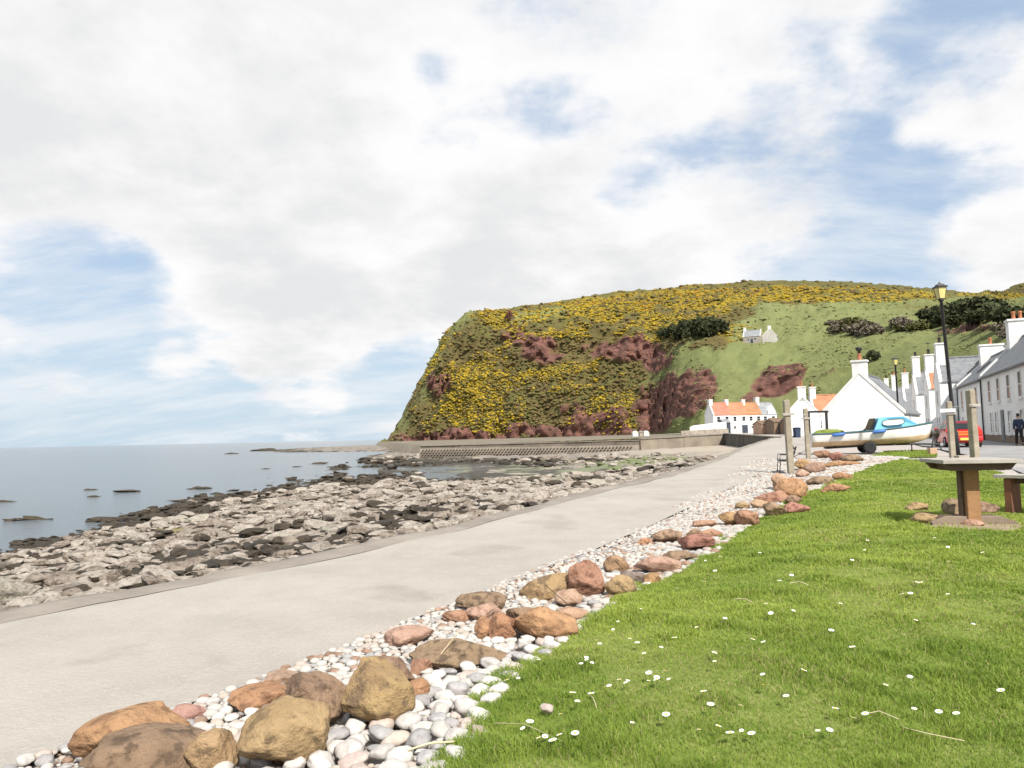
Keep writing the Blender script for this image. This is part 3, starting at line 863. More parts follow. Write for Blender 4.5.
wall_piece('wall', WALL[1] + [.3, -.4], WALL[0] + [-.25, 0], 3.78, 3.36, .3, .7, MT['wall_dark'], t)

# ------------------------------------------------------------------ houses
def window(parent, c, w, h, rot, depth=.12, sash=True, name='window'):
    """frame + pane set in the wall; c is the centre on the wall face, rot turns local -y to the outside"""
    M = Matrix.Translation(c) @ Matrix.Rotation(rot, 4, 'Z')
    f = MB(); t = .07
    for (x, z, a, b_) in ((-w / 2 + t / 2, 0, t, h), (w / 2 - t / 2, 0, t, h), (0, h / 2 - t / 2, w - 2 * t, t), (0, -h / 2 + t / 2, w - 2 * t, t), (0, 0, w - 2 * t, t * .8)):
        f.box((x, -.012, z), (a, .06, b_), 0, M)
    f.box((0, -.03, -h / 2 - .06), (w + .18, .16, .1), 0, M)
    o = f.build(name, MT['window_frame'], parent)
    p = MB(); p.box((0, -.006, 0), (w - 2 * t + .01, .025, h - 2 * t + .01), 0, M)
    p.build('pane', MT['glass'], o)
    return o


def door(parent, c, w, h, rot, m=None):
    M = Matrix.Translation(c) @ Matrix.Rotation(rot, 4, 'Z')
    d = MB(); d.box((0, -.02, h / 2), (w, .06, h), 0, M)
    for z in (.3, .72): d.box((0, -.055, h * z), (w * .62, .02, h * .3), 0, M)
    o = d.build('door', m or MT['door_paint'], parent, bevel=.008)
    k = MB(); k.lathe([(.01, -.03), (.032, 0), (.01, .03)], 8, 0, M @ Matrix.Translation((w * .38, -.08, h * .48))); k.build('handle', MT['black_iron'], o)
    return o


def chimney(parent, x, y, zb, zt, w, d, pots=2, dark=False, M=None, wallm=None):
    c = MB(); c.box((x, y, (zb + zt) / 2), (w, d, zt - zb)); c.box((x, y, zt + .06), (w + .16, d + .16, .14))
    o = c.build('chimney', wallm or MT['coping'], parent)
    for i in range(pots):
        k = (i - (pots - 1) / 2) * .42
        px_, py_2 = (x, y + k) if d > w else (x + k, y)
        p = MB(); p.lathe([(.16, 0), (.13, .08), (.115, .45), (.15, .5), (.15, .58), (.10, .6)], 10, 0, Matrix.Translation((px_, py_2, zt + .13)))
        p.build('chimney_pot', MT['black_iron'] if dark and i == 0 else MT['terracotta'], o)
    return o


def cottage(name, label, loc, rz, W, D, eh, rh, wallm, roofm, chim=(), wins=(), doors=(), skew=(1, 1), gable_wins=(), group=None, pipes=(), skylights=(), cat='house', overhang=.12, side=1, plinth=None, lean=None):
    """front along local x at y=0 facing -y; ridge along x"""
    t = empty(name, loc, rz, label, cat, group)
    w = MB()
    poly = [(0, -.6), (D, -.6), (D, eh), (D / 2, rh), (0, eh)]
    w.prism(poly, 'x', 0, W)
    w.build('wall', wallm, t)
    r = MB(); th = .10
    s0 = .22 if skew[0] else -overhang; s1 = W - .22 if skew[1] else W + overhang
    sl = (rh - eh) / (D / 2)
    for sgn in (0, 1):
        ye = -overhang if sgn == 0 else D + overhang
        ze = eh - overhang * sl
        nrow = 14
        for k in range(nrow):                             # courses, each lapping the one below
            a, b_ = k / nrow, (k + 1) / nrow
            y0, z0 = ye + (D / 2 - ye) * a, ze + (rh - ze) * a; y1, z1 = ye + (D / 2 - ye) * b_, ze + (rh - ze) * b_
            r.add([(s0, y0, z0 + th + .02), (s1, y0, z0 + th + .02), (s1, y1, z1 + th), (s0, y1, z1 + th), (s0, y0, z0 + .004), (s1, y0, z0 + .004), (s1, y1, z1 + .004), (s0, y1, z1 + .004)],
                  [(0, 1, 2, 3), (4, 7, 6, 5), (0, 4, 5, 1), (1, 5, 6, 2), (2, 6, 7, 3), (3, 7, 4, 0)])
    ro = r.build('roof', roofm, t)
    rt = MB(); rt.tube([(s0, D / 2, rh + th + .03), (s1, D / 2, rh + th + .03)], .10, 8); rt.build('ridge_tile', roofm, ro)
    for e, on in enumerate(skew):
        if not on: continue
        c = MB(); x0 = -.05 if e == 0 else W - .23
        q = [(-.1, eh - .1), (D / 2, rh + .02), (D + .1, eh - .1), (D + .1, eh + .18), (D / 2, rh + .30), (-.1, eh + .18)]
        c.prism(q, 'x', x0, x0 + .28); c.build('coping', MT['coping'], t)
    for k in chim: chimney(t, *k[:2], rh - .5 if k[4] is None else k[4], *k[5:], **(k[2] or {}))
    for (x, z, a, b_) in wins: window(t, (x, 0, z), a, b_, 0)
    for (y, z, a, b_, e) in gable_wins: window(t, (0 if e == 0 else W, y, z), a, b_, -math.pi / 2 if e == 0 else math.pi / 2)
    for (x, a, b_) in doors: door(t, (x, 0, .05), a, b_, 0)
    for x in pipes:
        p = MB(); p.tube([(x, -.10, eh - .15), (x, -.10, .05)], .05, 6); p.tube([(.1, -.17, eh - .17), (W - .1, -.17, eh - .17)], .06, 6); p.build('downpipe', MT['black_iron'], t)
    for (x, f_, a, b_) in skylights:
        y = D / 2 * f_; z = eh + (rh - eh) * f_ + th + .03
        M = Matrix.Translation((x, y, z)) @ Matrix.Rotation(math.atan(sl), 4, 'X')
        k = MB(); k.box((0, 0, .03), (a, b_, .08), 0, M); o = k.build('skylight', MT['black_iron'], ro)
    if plinth:
        p = MB(); p.box((W / 2, -.012, .16), (W, .03, .7)); p.build('plinth', plinth, t)
    return t


def C(x, y, zb, zt, w, d, pots=2, dark=False): return (x, y, None, None, zb, zt, w, d, pots, dark)
ang_f = math.atan2(-.917, -.40)              # local x runs along the street towards us, local y away from the sea
def street(tt, out=0.0):
    p = FO + FD * tt + np.array([-.917, .40, 0]) * out
    return np.array([p[0], p[1], 2.95])
G1 = 'white cottages along the village street'
cottage('cottage', 'long white two storey cottage at the right edge behind the walking person', street(1.0), ang_f, 17, 5.2, 4.75, 7.4, MT['cream_wall'], MT['slate'],
        chim=[C(.45, 2.6, 6.6, 8.7, 1.0, 1.7, 3)], wins=[(2.9, 3.55, .9, 1.6), (6.0, 3.55, .9, 1.6), (9.2, 3.55, .9, 1.6), (12.4, 3.55, .9, 1.6), (3.1, 1.35, .9, 1.5), (4.8, 1.35, .9, 1.5), (9.0, 1.35, .9, 1.5), (12.4, 1.35, .9, 1.5)],
        doors=[(6.8, .95, 2.1)], pipes=[.12], group=G1, plinth=MT['brown_shed'])
cottage('cottage', 'white cottage with a skylight in its slate roof, next past the long one', street(12.8), ang_f, 11.6, 5.2, 4.65, 7.0, MT['white_wall'], MT['slate'],
        chim=[C(.5, 2.6, 6.3, 8.1, .9, 1.7, 1)], wins=[(2.2, 3.4, .9, 1.6), (5.8, 3.4, .9, 1.6), (9.2, 3.4, .9, 1.6), (2.2, 1.3, .9, 1.4), (8.6, 1.3, .9, 1.4)], doors=[(5.6, .95, 2.05)], skylights=[(5.0, .5, .9, 1.2)], pipes=[.3], group=G1, plinth=MT['brown_shed'])
cottage('cottage', 'white cottage with old pale slate roof behind the tall lamp post', street(25.0, -.8), ang_f, 10.5, 6.4, 5.2, 8.3, MT['white_wall'], MT['old_slate'], chim=[], wins=[(2, 3.6, .9, 1.5), (6, 3.6, .9, 1.5), (2, 1.3, .9, 1.4)], doors=[(6, .95, 2.05)],
        skylights=[(6.5, .45, 1.3, 1.5), (3.6, .6, .8, 1.0)], skew=(0, 0), group=G1)
# cottages that turn a gable to the sea: local -x end faces the beach
ang_g = math.atan2(-.40, .917)               # local x away from the sea, local y along the street, away from us
def gable_house(tt, label, width, length, eh, rh, ch, out=.6, roofm=None, pots=2, dark=True, gw=True, zb=2.95):
    p = street(tt, out); p[2] = zb
    gws = [(width * .3, 1.5, .75, 1.3, 0), (width * .7, 1.5, .75, 1.3, 0), (width * .5, 4.1, .7, 1.4, 0)] if gw else []
    t = cottage('gable_cottage', label, p, ang_g, length, width, eh, rh, MT['white_wall'], roofm or MT['slate'], chim=[C(.45, width / 2, rh - .6, ch, .85, 1.35, pots, dark)],
                   gable_wins=gws, skew=(1, 0), wins=[(3.5, 1.5, .9, 1.3), (3.5, 3.7, .8, 1.1)], group=G1)
    k = MB(); k.tube([(.45, width / 2, ch), (.45, width / 2, ch + 1.5)], .018, 5)
    for j in range(5): k.tube([(.45 - .3 + .03 * j, width / 2 - .5 + .2 * j, ch + 1.4), (.45 + .3 - .03 * j, width / 2 - .5 + .2 * j, ch + 1.4)], .010, 4)
    k.tube([(.45, width / 2 - .5, ch + 1.4), (.45, width / 2 + .4, ch + 1.4)], .012, 4); k.build('aerial', MT['black_iron'], t)
    return t
gable_house(19.6, 'tall white sea facing gable with chimney, right behind the big lamp post', 4.4, 9, 5.6, 7.9, 9.4)
gable_house(29, 'white sea facing gable with reddish chimney pot, left of the big lamp post', 5.2, 9, 5.4, 7.7, 9.2, roofm=MT['pantile'])
gable_house(43, 'white sea facing gable with narrow windows and dark chimney pot', 6.4, 10, 5.4, 8.2, 10.3)
gable_house(60, 'plain white gable cottage just right of the small lamp post', 7.2, 10, 4.4, 7.6, 9.4, gw=False, dark=False)
gable_house(82, 'white cottage with grey slate roof left of the small lamp post', 8.4, 10, 4.2, 8.4, 10.6, gw=False, dark=False)
gable_house(104, 'distant white cottage with twin chimney showing over the slate roof', 8, 10, 4.6, 8.6, 11.4, gw=False)

# the near white gable
pA = at(822.5, 440.2, 61); pB = at(905.5, 438.4, 57.5)
wA = float(np.linalg.norm((pB - pA)[:2])); aA = math.atan2(pB[1] - pA[1], pB[0] - pA[0])
zg = land_z(pA[0:1], pA[1:2])[0]
# front is the gable: local x must run away from us, so turn by +90 degrees
t = cottage('gable_cottage', 'large blank white gable with single chimney behind the blue and white boat', (pB[0], pB[1], zg), aA + math.pi / 2, 9.5, wA, 2.15, 5.35, MT['white_wall'], MT['slate'],
            chim=[], skew=(1, 0), group=G1)
ch = chimney(t, .42, wA / 2, 5.0, 6.35, .8, 1.05, 0)
p = MB(); p.lathe([(.2, 0), (.16, .1), (.14, .5), (.17, .56)], 12, 0, Matrix.Translation((.42, wA / 2, 6.48))); p.build('chimney_pot', MT['terracotta'], ch)
p = MB(); p.lathe([(.10, 0), (.12, .22), (.22, .26), (.24, .42), (.2, .52), (.05, .56)], 12, 0, Matrix.Translation((.42, wA / 2, 7.03))); p.build('cowl', MT['black_iron'], ch)
# seaward row beyond: orange roof house, slim white gable
q = at(836, 436.5, 104)
cottage('cottage', 'white cottage with orange pantile roof peeping left of the big white gable', (q[0] - 3.0, q[1], 3.45), R(-14), 9, 6, 3.1, 5.5, MT['white_wall'], MT['pantile'], chim=[C(.4, 3, 4.8, 6.7, .8, 1.3, 1), C(8.4, 3, 4.8, 6.0, .7, 1.2, 1)], wins=[(1.0, 1.4, .8, 1.2)], doors=[(2.3, .9, 1.95)], group=G1)
q = at(804, 435, 96)
cottage('gable_cottage', 'slim white gable with chimney behind the wooden clothes posts', (q[0] + 2.0, q[1] - .6, 3.45), R(69), 4, 4.2, 2.6, 4.9, MT['white_wall'], MT['old_slate'], chim=[C(.4, 2.1, 4.4, 6.2, .8, 1.0, 1)], skew=(1, 0), group=G1)
fr = MB(); q = G(818.5, 441.2); q2 = np.array([q[0], q[1] + 0.0, q[2]])
for xx_ in (-.62, .62): fr.box((xx_, 0, 1.15), (.14, .14, 2.3))
fr.box((0, 0, 2.37), (1.5, .2, .14))
o = fr.build('frame', MT['black_iron'])
o.location = (at(818.6, 438, 52)[0], 52, 2.95); o.name = 'post_frame'; tag(o, 'dark post and beam frame standing at the left of the big white gable', 'frame')

# ------------------------------------------------------------------ far terrace below the slope
G2 = 'far terrace under the green slope'
def far(px, d): return np.array([ray(px, 434)[0] / ray(px, 434)[1] * d, d, 3.8])
spec = [(714, 730, MT['pink_tile'], 'white terrace cottage with pinkish red roof at the left end of the row', 1), (730, 747, MT['pantile'], 'terrace cottage with bright orange roof, second in the far row', 1), (747, 761, MT['brown_tile'], 'terrace cottage with brownish tiled roof in the far row', 0), (761, 776, MT['old_slate'], 'terrace cottage with grey slate roof and white dormer at the right of the far row', 1)]
for i, (x0, x1, rm, lb, sk) in enumerate(spec):
    a, b_ = far(x0, 182 + i * 2.0), far(x1, 183.6 + i * 2.0)
    Wd = b_[0] - a[0]
    t = cottage('terrace_cottage', lb, a, R(4), Wd - .03, 6.5, 4.55, 7.6, MT['white_wall'], rm, chim=[C(.4, 3.25, 7.0, 8.4, .9, 1.5, 1)] if i < 3 else [C(.5, 3.25, 7.0, 9.0, .9, 1.5, 2)],
                wins=[(Wd * .3, 3.5, .9, 1.3), (Wd * .78, 3.5, .9, 1.3), (Wd * .78, 1.4, .9, 1.3)], doors=[(Wd * .42, 1, 2.1)], skew=(sk, 0), group=G2)
    if i == 3:
        d = MB(); d.prism([(2.2, 4.2), (4.0, 4.2), (4.0, 5.6), (3.1, 6.9), (2.2, 5.6)], 'y', .05, 2.6); d.build('dormer', MT['white_wall'], t)
for k, (x0, x1, dd, eh, rh, m_, rm, lb) in enumerate([(724, 731, 172, 2.6, 3.2, MT['door_paint'], MT['old_slate'], 'small dark shed in front of the pink roofed cottage'), (731, 760, 176, 2.4, 2.7, MT['white_wall'], MT['white_wall'], 'low white annexe in front of the orange roofed terrace'),
                                             (762, 774, 128, 1.75, 2.3, MT['orange_shed'], MT['brown_shed'], 'low salmon rendered shed by the end of the sea wall'), (774.5, 789, 124, 2.1, 2.6, MT['brown_shed'], MT['brown_shed'], 'brown boarded shed beside the salmon shed'),
                                             (790, 802, 120, 1.9, 2.7, MT['brown_shed'], MT['old_slate'], 'grey roofed boarded shed behind the clothes posts')]):
    a, b_ = far(x0, dd), far(x1, dd); zt = 4 - h_land(dd)
    Wd = b_[0] - a[0]
    t = cottage('shed', lb, (a[0], a[1], zt - .05), R(3), Wd, 4, eh, rh, m_, rm, skew=(0, 0), doors=[(Wd * .5, min(1.4, Wd * .4), eh * .8)], group='sheds and annexes by the harbour', cat='shed',
                wins=[(Wd * .15, 1.4, .8, .7), (Wd * .78, 1.4, .8, .7)] if k == 1 else ())
a, b_ = far(690, 166), far(718, 170)
wl = MB(); Lb = np.linalg.norm(b_ - a); wl.prism([(0, 0), (Lb, 0), (Lb, 2.6), (Lb * .75, 2.45), (Lb * .1, 1.9), (0, 1.5)], 'y', -.2, .2)
o = wl.build('garden_wall', MT['white_wall']); o.location = tuple(a); o.rotation_euler = (0, 0, R(5)); tag(o, 'white garden wall left of the far terrace at the foot of the slope', 'wall')
wl = MB(); wl.prism([(0, -1), (Lb * 1.25, -1), (Lb * 1.25, 1.1), (0, .75)], 'y', -.25, .25)
o = wl.build('stone_wall', MT['stone']); a2 = far(681, 160); o.location = tuple(a2); o.rotation_euler = (0, 0, R(5)); tag(o, 'grey rubble retaining wall below the white garden wall', 'wall')
for i, (px, w_) in enumerate(((635, 2.6), (641, 2.0), (646, 2.4))):
    a = np.array([ray(px, 434)[0] / ray(px, 434)[1] * 185, 185, 3.4])
    bx = MB(); bx.box((0, 0, .5), (w_ * .5, 2, 1.2), 0); bx.prism([(-w_ * .28, 1.102), (w_ * .28, 1.102), (0, 1.5)], 'y', -1.1, 1.1)
    o = bx.build('beach_hut', MT['cream_wall'] if i != 1 else MT['stone']); o.location = tuple(a)
    tag(o, ['white hut standing at the mouth of the gully, left of its neighbours', 'small grey hut between two white ones at the gully mouth', 'white hut at the gully mouth, nearest the green slope'][i], 'hut', 'huts at the gully mouth')

# ruin on the terrace of the hill
def hill_house(px, py, W, D, eh, rh, rz, label, wallm, roofm):
    p = hill_point(px, py)
    return cottage('hill_cottage', label, (p[0] - W / 2, p[1], p[2] - .6), rz, W, D, eh, rh, wallm, roofm, skew=(1, 1), chim=[C(.4, D / 2, rh - .3, rh + 1.3, .9, 1.2, 0)], wins=[(W * .3, 1.8, .9, 1.1), (W * .7, 1.8, .9, 1.1)], doors=[(W * .5, .9, 1.9)], group='cottages up on the hill')
hill_house(752, 343, 6.6, 5, 3.0, 5.6, R(-28), 'grey stone cottage up on the green hill terrace', MT['stone'], MT['old_slate'])
q = hill_point(772, 342)
cottage('hill_cottage', 'pale grey gabled cottage up on the green hill beside the stone one', (q[0] + 1.9, q[1], q[2] - .6), R(66), 7, 5, 3.2, 6.0, mat('grey_harling', (.50, .47, .43), (.40, .375, .34), .9, .8), MT['old_slate'], skew=(1, 0), chim=[C(.4, 2.5, 5.6, 7.0, .8, 1.1, 0)], gable_wins=[], group='cottages up on the hill')

# ------------------------------------------------------------------ bushes and trees on the slopes
def bush_parts(seed, n=420, r=1.0, hgt=1.0, lsz=.16):
    g = np.random.default_rng(seed)
    P = []
    cen = [(g.normal(0, .42), g.normal(0, .42), .35 + .5 * g.random()) for _ in range(9)]
    V_, F_ = [], []
    for i in range(n):
        c_ = cen[g.integers(len(cen))]; d = g.normal(size=3); d /= np.linalg.norm(d)
        rr = (.20 + .26 * g.random())
        p = np.array(c_) + d * rr; p[2] = max(p[2], .02)
        p = p * np.array([r, r, hgt])
        a = g.normal(size=3); a /= np.linalg.norm(a); b2 = np.cross(a, g.normal(size=3)); b2 /= np.linalg.norm(b2)
        s = lsz * (.6 + .8 * g.random()); o = len(V_)
        V_ += [p - a * s, p + b2 * s * .7, p + a * s, p - b2 * s * .7]; F_.append((o, o + 1, o + 2, o + 3))
    return np.array(V_), np.array(F_)


MT['leaf_dark'] = mat('dark_leaves', (.040, .050, .024), (.075, .08, .04), 1, 1.5, rand=.25, spec=.1)
MT['leaf_grey'] = mat('bare_grey_twigs', (.21, .18, .14), (.14, .12, .08), 1, 1.5, rand=.2, spec=.1)
MT['leaf_olive'] = mat('olive_leaves', (.09, .10, .035), (.13, .12, .05), 1, 1.5, rand=.25, spec=.1)
MT['bark'] = mat('bark', (.10, .075, .05), (.06, .045, .03), .95, 4)
BUSH = {}
def plant(kind, px, py, size, hgt, label, group, cat, k, trunk=False, jitter=0):
    key = (kind, k % 3, trunk)
    lm = {'dark': 'leaf_dark', 'grey': 'leaf_grey', 'olive': 'leaf_olive'}[kind]
    p = hill_point(px, py)
    if key not in BUSH:
        t = empty('tree' if trunk else 'shrub', (0, 0, 0))
        V_, F_ = bush_parts(500 + len(BUSH) * 7, 520, 1.0, 1.0, .15)
        if trunk: V_ = V_ * [1, 1, .8] + [0, 0, .22]
        mesh_np('crown' if trunk else 'foliage', V_, F_, MT[lm], smooth=False, parent=t)
        b_ = MB(); b_.tube([(0, 0, -.4), (.02, .01, .3), (-.02, .03, .75)], [.07, .055, .02], 7)
        for s in range(4):
            a = s * 1.6 + k; b_.tube([(0, 0, .25), (.32 * math.cos(a), .32 * math.sin(a), .7)], [.04, .012], 5)
        b_.build('trunk' if trunk else 'stem', MT['bark'], t)
        BUSH[key] = t
    else:
        t = copy_tree(BUSH[key])
    size *= 1.0 if trunk else .8; hgt *= .95 if trunk else .72
    t.location = tuple(p); t.scale = (size, size, hgt); t.rotation_euler = (0, 0, k * 2.4)
    tag(t, label, cat, group)
for k, (px, py, s) in enumerate([(668, 337, 4.6), (675, 336, 5.2), (682, 337, 5), (689, 336, 6), (697, 337, 6.5), (705, 336, 6), (712, 335, 6.4), (718, 334, 5), (685, 332, 4.5), (702, 332, 5.5), (662, 338, 3.6)]):
    plant('dark', px, py, s, s * 1.25, 'dark evergreen bush in the thicket left of the hill cottages', 'dark bushes on the headland shoulder', 'bush', k)
for k in range(26):
    u_ = random.random(); px = 928 + 80 * u_; top = 329 - 2 * u_
    py = top - random.random() * (4 + 14 * math.sin(.35 + u_ * 2.6))
    plant('dark', px, py, 3.0 + 1.4 * random.random(), 3.8 + 1.8 * random.random(), 'dark tree of the small wood high on the right hand slope', 'trees of the dark wood on the hill', 'tree', k, trunk=True)
for k in range(22):
    px = 832 + 76 * random.random(); plant('grey', px, 336 - 12 * random.random(), 2.6 + 2 * random.random(), 2.4 + 1.8 * random.random(), 'bare grey brown shrub of the scrub belt across the green hill', 'grey scrub bushes on the hill', 'shrub', k)
for k, (px, py, s) in enumerate([(855, 327, 5.5), (863, 330, 4.5), (846, 332, 4), (905, 332, 4), (915, 331, 4.5), (922, 330, 4.6)]):
    plant('olive', px, py, s, s * .8, 'olive green bush growing among the grey scrub on the hill', 'olive bushes on the hill', 'bush', k)
plant('dark', 874, 361, 2.6, 3.4, 'lone dark bush on the grass slope above the white cottages', None, 'bush', 1)
for k, (px, py, s) in enumerate([(1000, 331, 2.4), (1008, 333, 2.6), (1015, 331, 2.6), (1004, 338, 2.2), (1020, 338, 2.6)]):
    plant('grey', px, py, s, s * .9, 'brown scrub bush on the bank behind the nearest chimneys', 'scrub behind the near roofs', 'shrub', k)

# ------------------------------------------------------------------ boulders
def rock_shape(seed, dims, sub=4, facets=8, rough=.06, cut=.62):
    bm = bmesh.new(); bmesh.ops.create_icosphere(bm, subdivisions=sub, radius=1)
    V_ = np.array([v.co[:] for v in bm.verts]); F_ = np.array([[v.index for v in f.verts] for f in bm.faces]); bm.free()
    g = np.random.default_rng(seed)
    for k in range(facets):                               # flat broken faces
        n = g.normal(size=3); n[2] *= .8; n /= np.linalg.norm(n)
        d = cut + .28 * g.random()
        s = V_ @ n
        V_ = V_ - (np.maximum(s - d, 0) * .93)[:, None] * n
    x, y, z = V_.T * 1.0
    o = g.random(3) * 50
    r_ = 1 + rough * 2.2 * fbm(x * 1.3 + o[0], y * 1.3 + o[1], z * 1.3 + o[2], 3, seed % 97) + rough * .6 * fbm(x * 5 + o[0], y * 5 + o[1], z * 5 + o[2], 3, seed % 89)
    V_ = V_ * r_[:, None]
    lo, hi = V_.min(0), V_.max(0)
    V_ = (V_ - (lo + hi) / 2) / (hi - lo) * np.array(dims)
    V_[:, 2] += dims[2] / 2
    return V_, F_


def rock_mesh(name, seed, dims, sub=4, facets=8, rough=.06, mats=None, cut=.62):
    V_, F_ = rock_shape(seed, dims, sub, facets, rough, cut)
    return mesh_np(name, V_, F_, mats, smooth=True)


def stone_mat(name, c1, c2, spot=None, thr=.58):
    return mat(name, c1, c2, .9, 7, detail=12, bump=.9, bscale=22, rand=.10, spots=(tuple(.55 * a + .45 * b for a, b in zip(spot, c2)), 14, thr - .05) if spot else None, spec=.2, contrast=(.38, .62))


ST = {'orange': stone_mat('orange_sandstone', (.44, .26, .14), (.31, .175, .095), (.22, .13, .075)), 'tan': stone_mat('tan_sandstone', (.40, .265, .15), (.28, .18, .10), (.13, .095, .06), .6),
      'brown': stone_mat('brown_sandstone', (.33, .22, .145), (.22, .145, .095), (.10, .07, .05)), 'grey': stone_mat('grey_brown_sandstone', (.27, .215, .175), (.185, .145, .12), (.27, .25, .19), .62),
      'pink': stone_mat('pink_sandstone', (.45, .29, .22), (.34, .21, .155), (.26, .15, .11)), 'red': stone_mat('red_sandstone', (.40, .22, .15), (.28, .15, .10), (.16, .08, .055)),
      'olive': stone_mat('olive_sandstone', (.38, .265, .13), (.27, .18, .10), (.12, .09, .06)), 'peach': stone_mat('peach_sandstone', (.50, .33, .22), (.38, .24, .15))}
BD = [  # x0 x1 y0 y1 colour, yaw, label
    (88, 176, 716, 772, 'orange', 20, 'long rounded orange boulder at the lower left end of the row'),
    (97, 201, 736, 792, 'brown', -5, 'dark mottled brown boulder, lowest in the left corner of the row'),
    (190, 233, 738, 782, 'tan', 10, 'tan boulder wedged between the mottled brown one and the big smooth one'),
    (242, 322, 709, 782, 'tan', 40, 'big smooth tan boulder with domed top at the bottom of the row'),
    (286, 346, 680, 742, 'brown', 30, 'brown boulder behind the domed tan one, white stone resting before it'),
    (233, 291, 686, 716, 'orange', 0, 'flat orange brown boulder just up the path from the domed tan one'),
    (266, 297, 673, 689, 'pink', 0, 'small flat pink stone by the path edge above the flat orange boulder'),
    (170, 202, 706, 724, 'pink', 15, 'small flat pink boulder by the path edge above the long orange one'),
    (344, 408, 668, 742, 'olive', 55, 'tall angular olive yellow boulder with a sharp ridge'),
    (362, 413, 658, 700, 'brown', 20, 'rounded brown boulder behind the angular olive yellow one'),
    (402, 430, 680, 706, 'orange', 40, 'small rust orange boulder right of the angular olive one'),
    (410, 432, 659, 679, 'red', 10, 'small dark russet boulder touching the end of the long brown slab'),
    (386, 434, 626, 651, 'pink', 8, 'flat topped pink block by the path edge'),
    (412, 508, 639, 675, 'brown', -6, 'long brown slab boulder lying lengthways across the pebbles'),
    (442, 470, 610, 626, 'red', 0, 'small reddish boulder between the pink block and the brown hump'),
    (456, 506, 591, 616, 'brown', -12, 'brown humped boulder nearest the path above the pink one'),
    (467, 502, 603, 627, 'pink', 30, 'rounded pink boulder below the brown hump'),
    (477, 498, 618, 644, 'orange', 80, 'left one of the orange split pair behind the brown slab'),
    (489, 515, 614, 646, 'orange', 60, 'right one of the orange split pair, against the big wedge'),
    (506, 540, 606, 624, 'brown', 5, 'flat brown stone above the big orange wedge'),
    (511, 574, 606, 647, 'orange', 25, 'large orange wedge shaped boulder beside the lawn'),
    (521, 596, 572, 605, 'olive', -14, 'long olive brown boulder leaning on the upright red one'),
    (569, 605, 561, 605, 'red', 70, 'upright red brown boulder at the end of the long olive one'),
    (555, 582, 589, 612, 'pink', 20, 'pinkish triangular stone under the long olive boulder'),
    (557, 588, 607, 626, 'peach', 0, 'pale peach stone at the grass edge behind the orange wedge'),
    (604, 628, 556, 576, 'tan', 30, 'tan stone just past the upright red boulder'),
    (605, 636, 575, 601, 'tan', 10, 'dull olive tan boulder at the lawn edge past the upright red one'),
    (617, 648, 570, 588, 'grey', -20, 'grey boulder tucked under the long reddish one'),
    (635, 680, 555, 578, 'pink', -10, 'long smooth reddish pink boulder beside the lawn'),
    (644, 661, 573, 588, 'orange', 50, 'small rust stone on the grass edge below the long pink boulder'),
    (653, 682, 530, 546, 'brown', -10, 'brown boulder in the middle of the row near the path'),
    (680, 714, 535, 554, 'red', -15, 'rusty red boulder sloping down to the lawn'),
    (664, 695, 551, 564, 'brown', 0, 'low flat brown stone below the rusty red boulder'),
    (687, 702, 529, 539, 'brown', 0, 'little brown stone behind the rusty red boulder'),
    (699, 722, 529, 540, 'red', 10, 'little red stone at the shoulder of the rusty red boulder'),
    (694, 716, 520, 530, 'peach', 0, 'pale peach stone on the path side of the row, mid way'),
    (720, 744, 513, 529, 'orange', 20, 'orange boulder, left of a touching pair mid way along'),
    (736, 759, 511, 529, 'red', 70, 'red boulder, right of a touching pair mid way along'),
    (638, 652, 538, 546, 'orange', 0, 'small orange stone sitting alone in the pebbles by the path'),
    (736, 749, 503, 511, 'tan', 0, 'small tan stone on the path side past the touching pair'),
    (751, 768, 500, 511, 'peach', 0, 'pale stone beside the lumpy orange heap'),
    (757, 788, 491, 506, 'red', 0, 'flat red slab in front of the big orange boulder near the posts'),
    (765, 785, 503, 518, 'brown', 25, 'brown stone at the lawn edge before the flat red slab'),
    (783, 808, 503, 515, 'red', -5, 'low red stone at the lawn edge right of the brown one'),
    (777, 806, 480, 503, 'orange', 30, 'big orange boulder standing highest below the clothes posts'),
    (771, 788, 475, 492, 'peach', 60, 'pale upright stone left of the big orange boulder'),
    (786, 800, 496, 506, 'brown', 10, 'brown stone under the big orange boulder'),
    (809, 832, 477, 487, 'brown', 0, 'dark brown stone in the gravel right of the big orange boulder'),
    (834, 851, 473, 481, 'orange', 0, 'small orange stone alone in the gravel near the lawn tip'),
    (823, 849, 484, 494, 'orange', -8, 'flat orange slab at the lawn edge near its far tip'),
    (796, 812, 460, 472, 'orange', 0, 'orange stone at the foot of the right hand near post'),
    (806, 824, 463, 475, 'pink', 30, 'pink stone next along from the post foot'),
    (815, 829, 451, 460, 'red', 0, 'red stone under the stern of the boat'),
    (829, 846, 453, 463, 'red', 20, 'red boulder heaped left of the trailer wheel'),
    (842, 861, 455, 464, 'brown', -10, 'brown boulder heaped nearest the trailer wheel'),
    (828, 858, 461, 468, 'orange', 0, 'flat orange stone in front of the heap by the trailer'),
    (796, 808, 470, 479, 'pink', 0, 'pale pink stone between the post foot and the big orange boulder'),
]
GB = 'boulders lining the path'
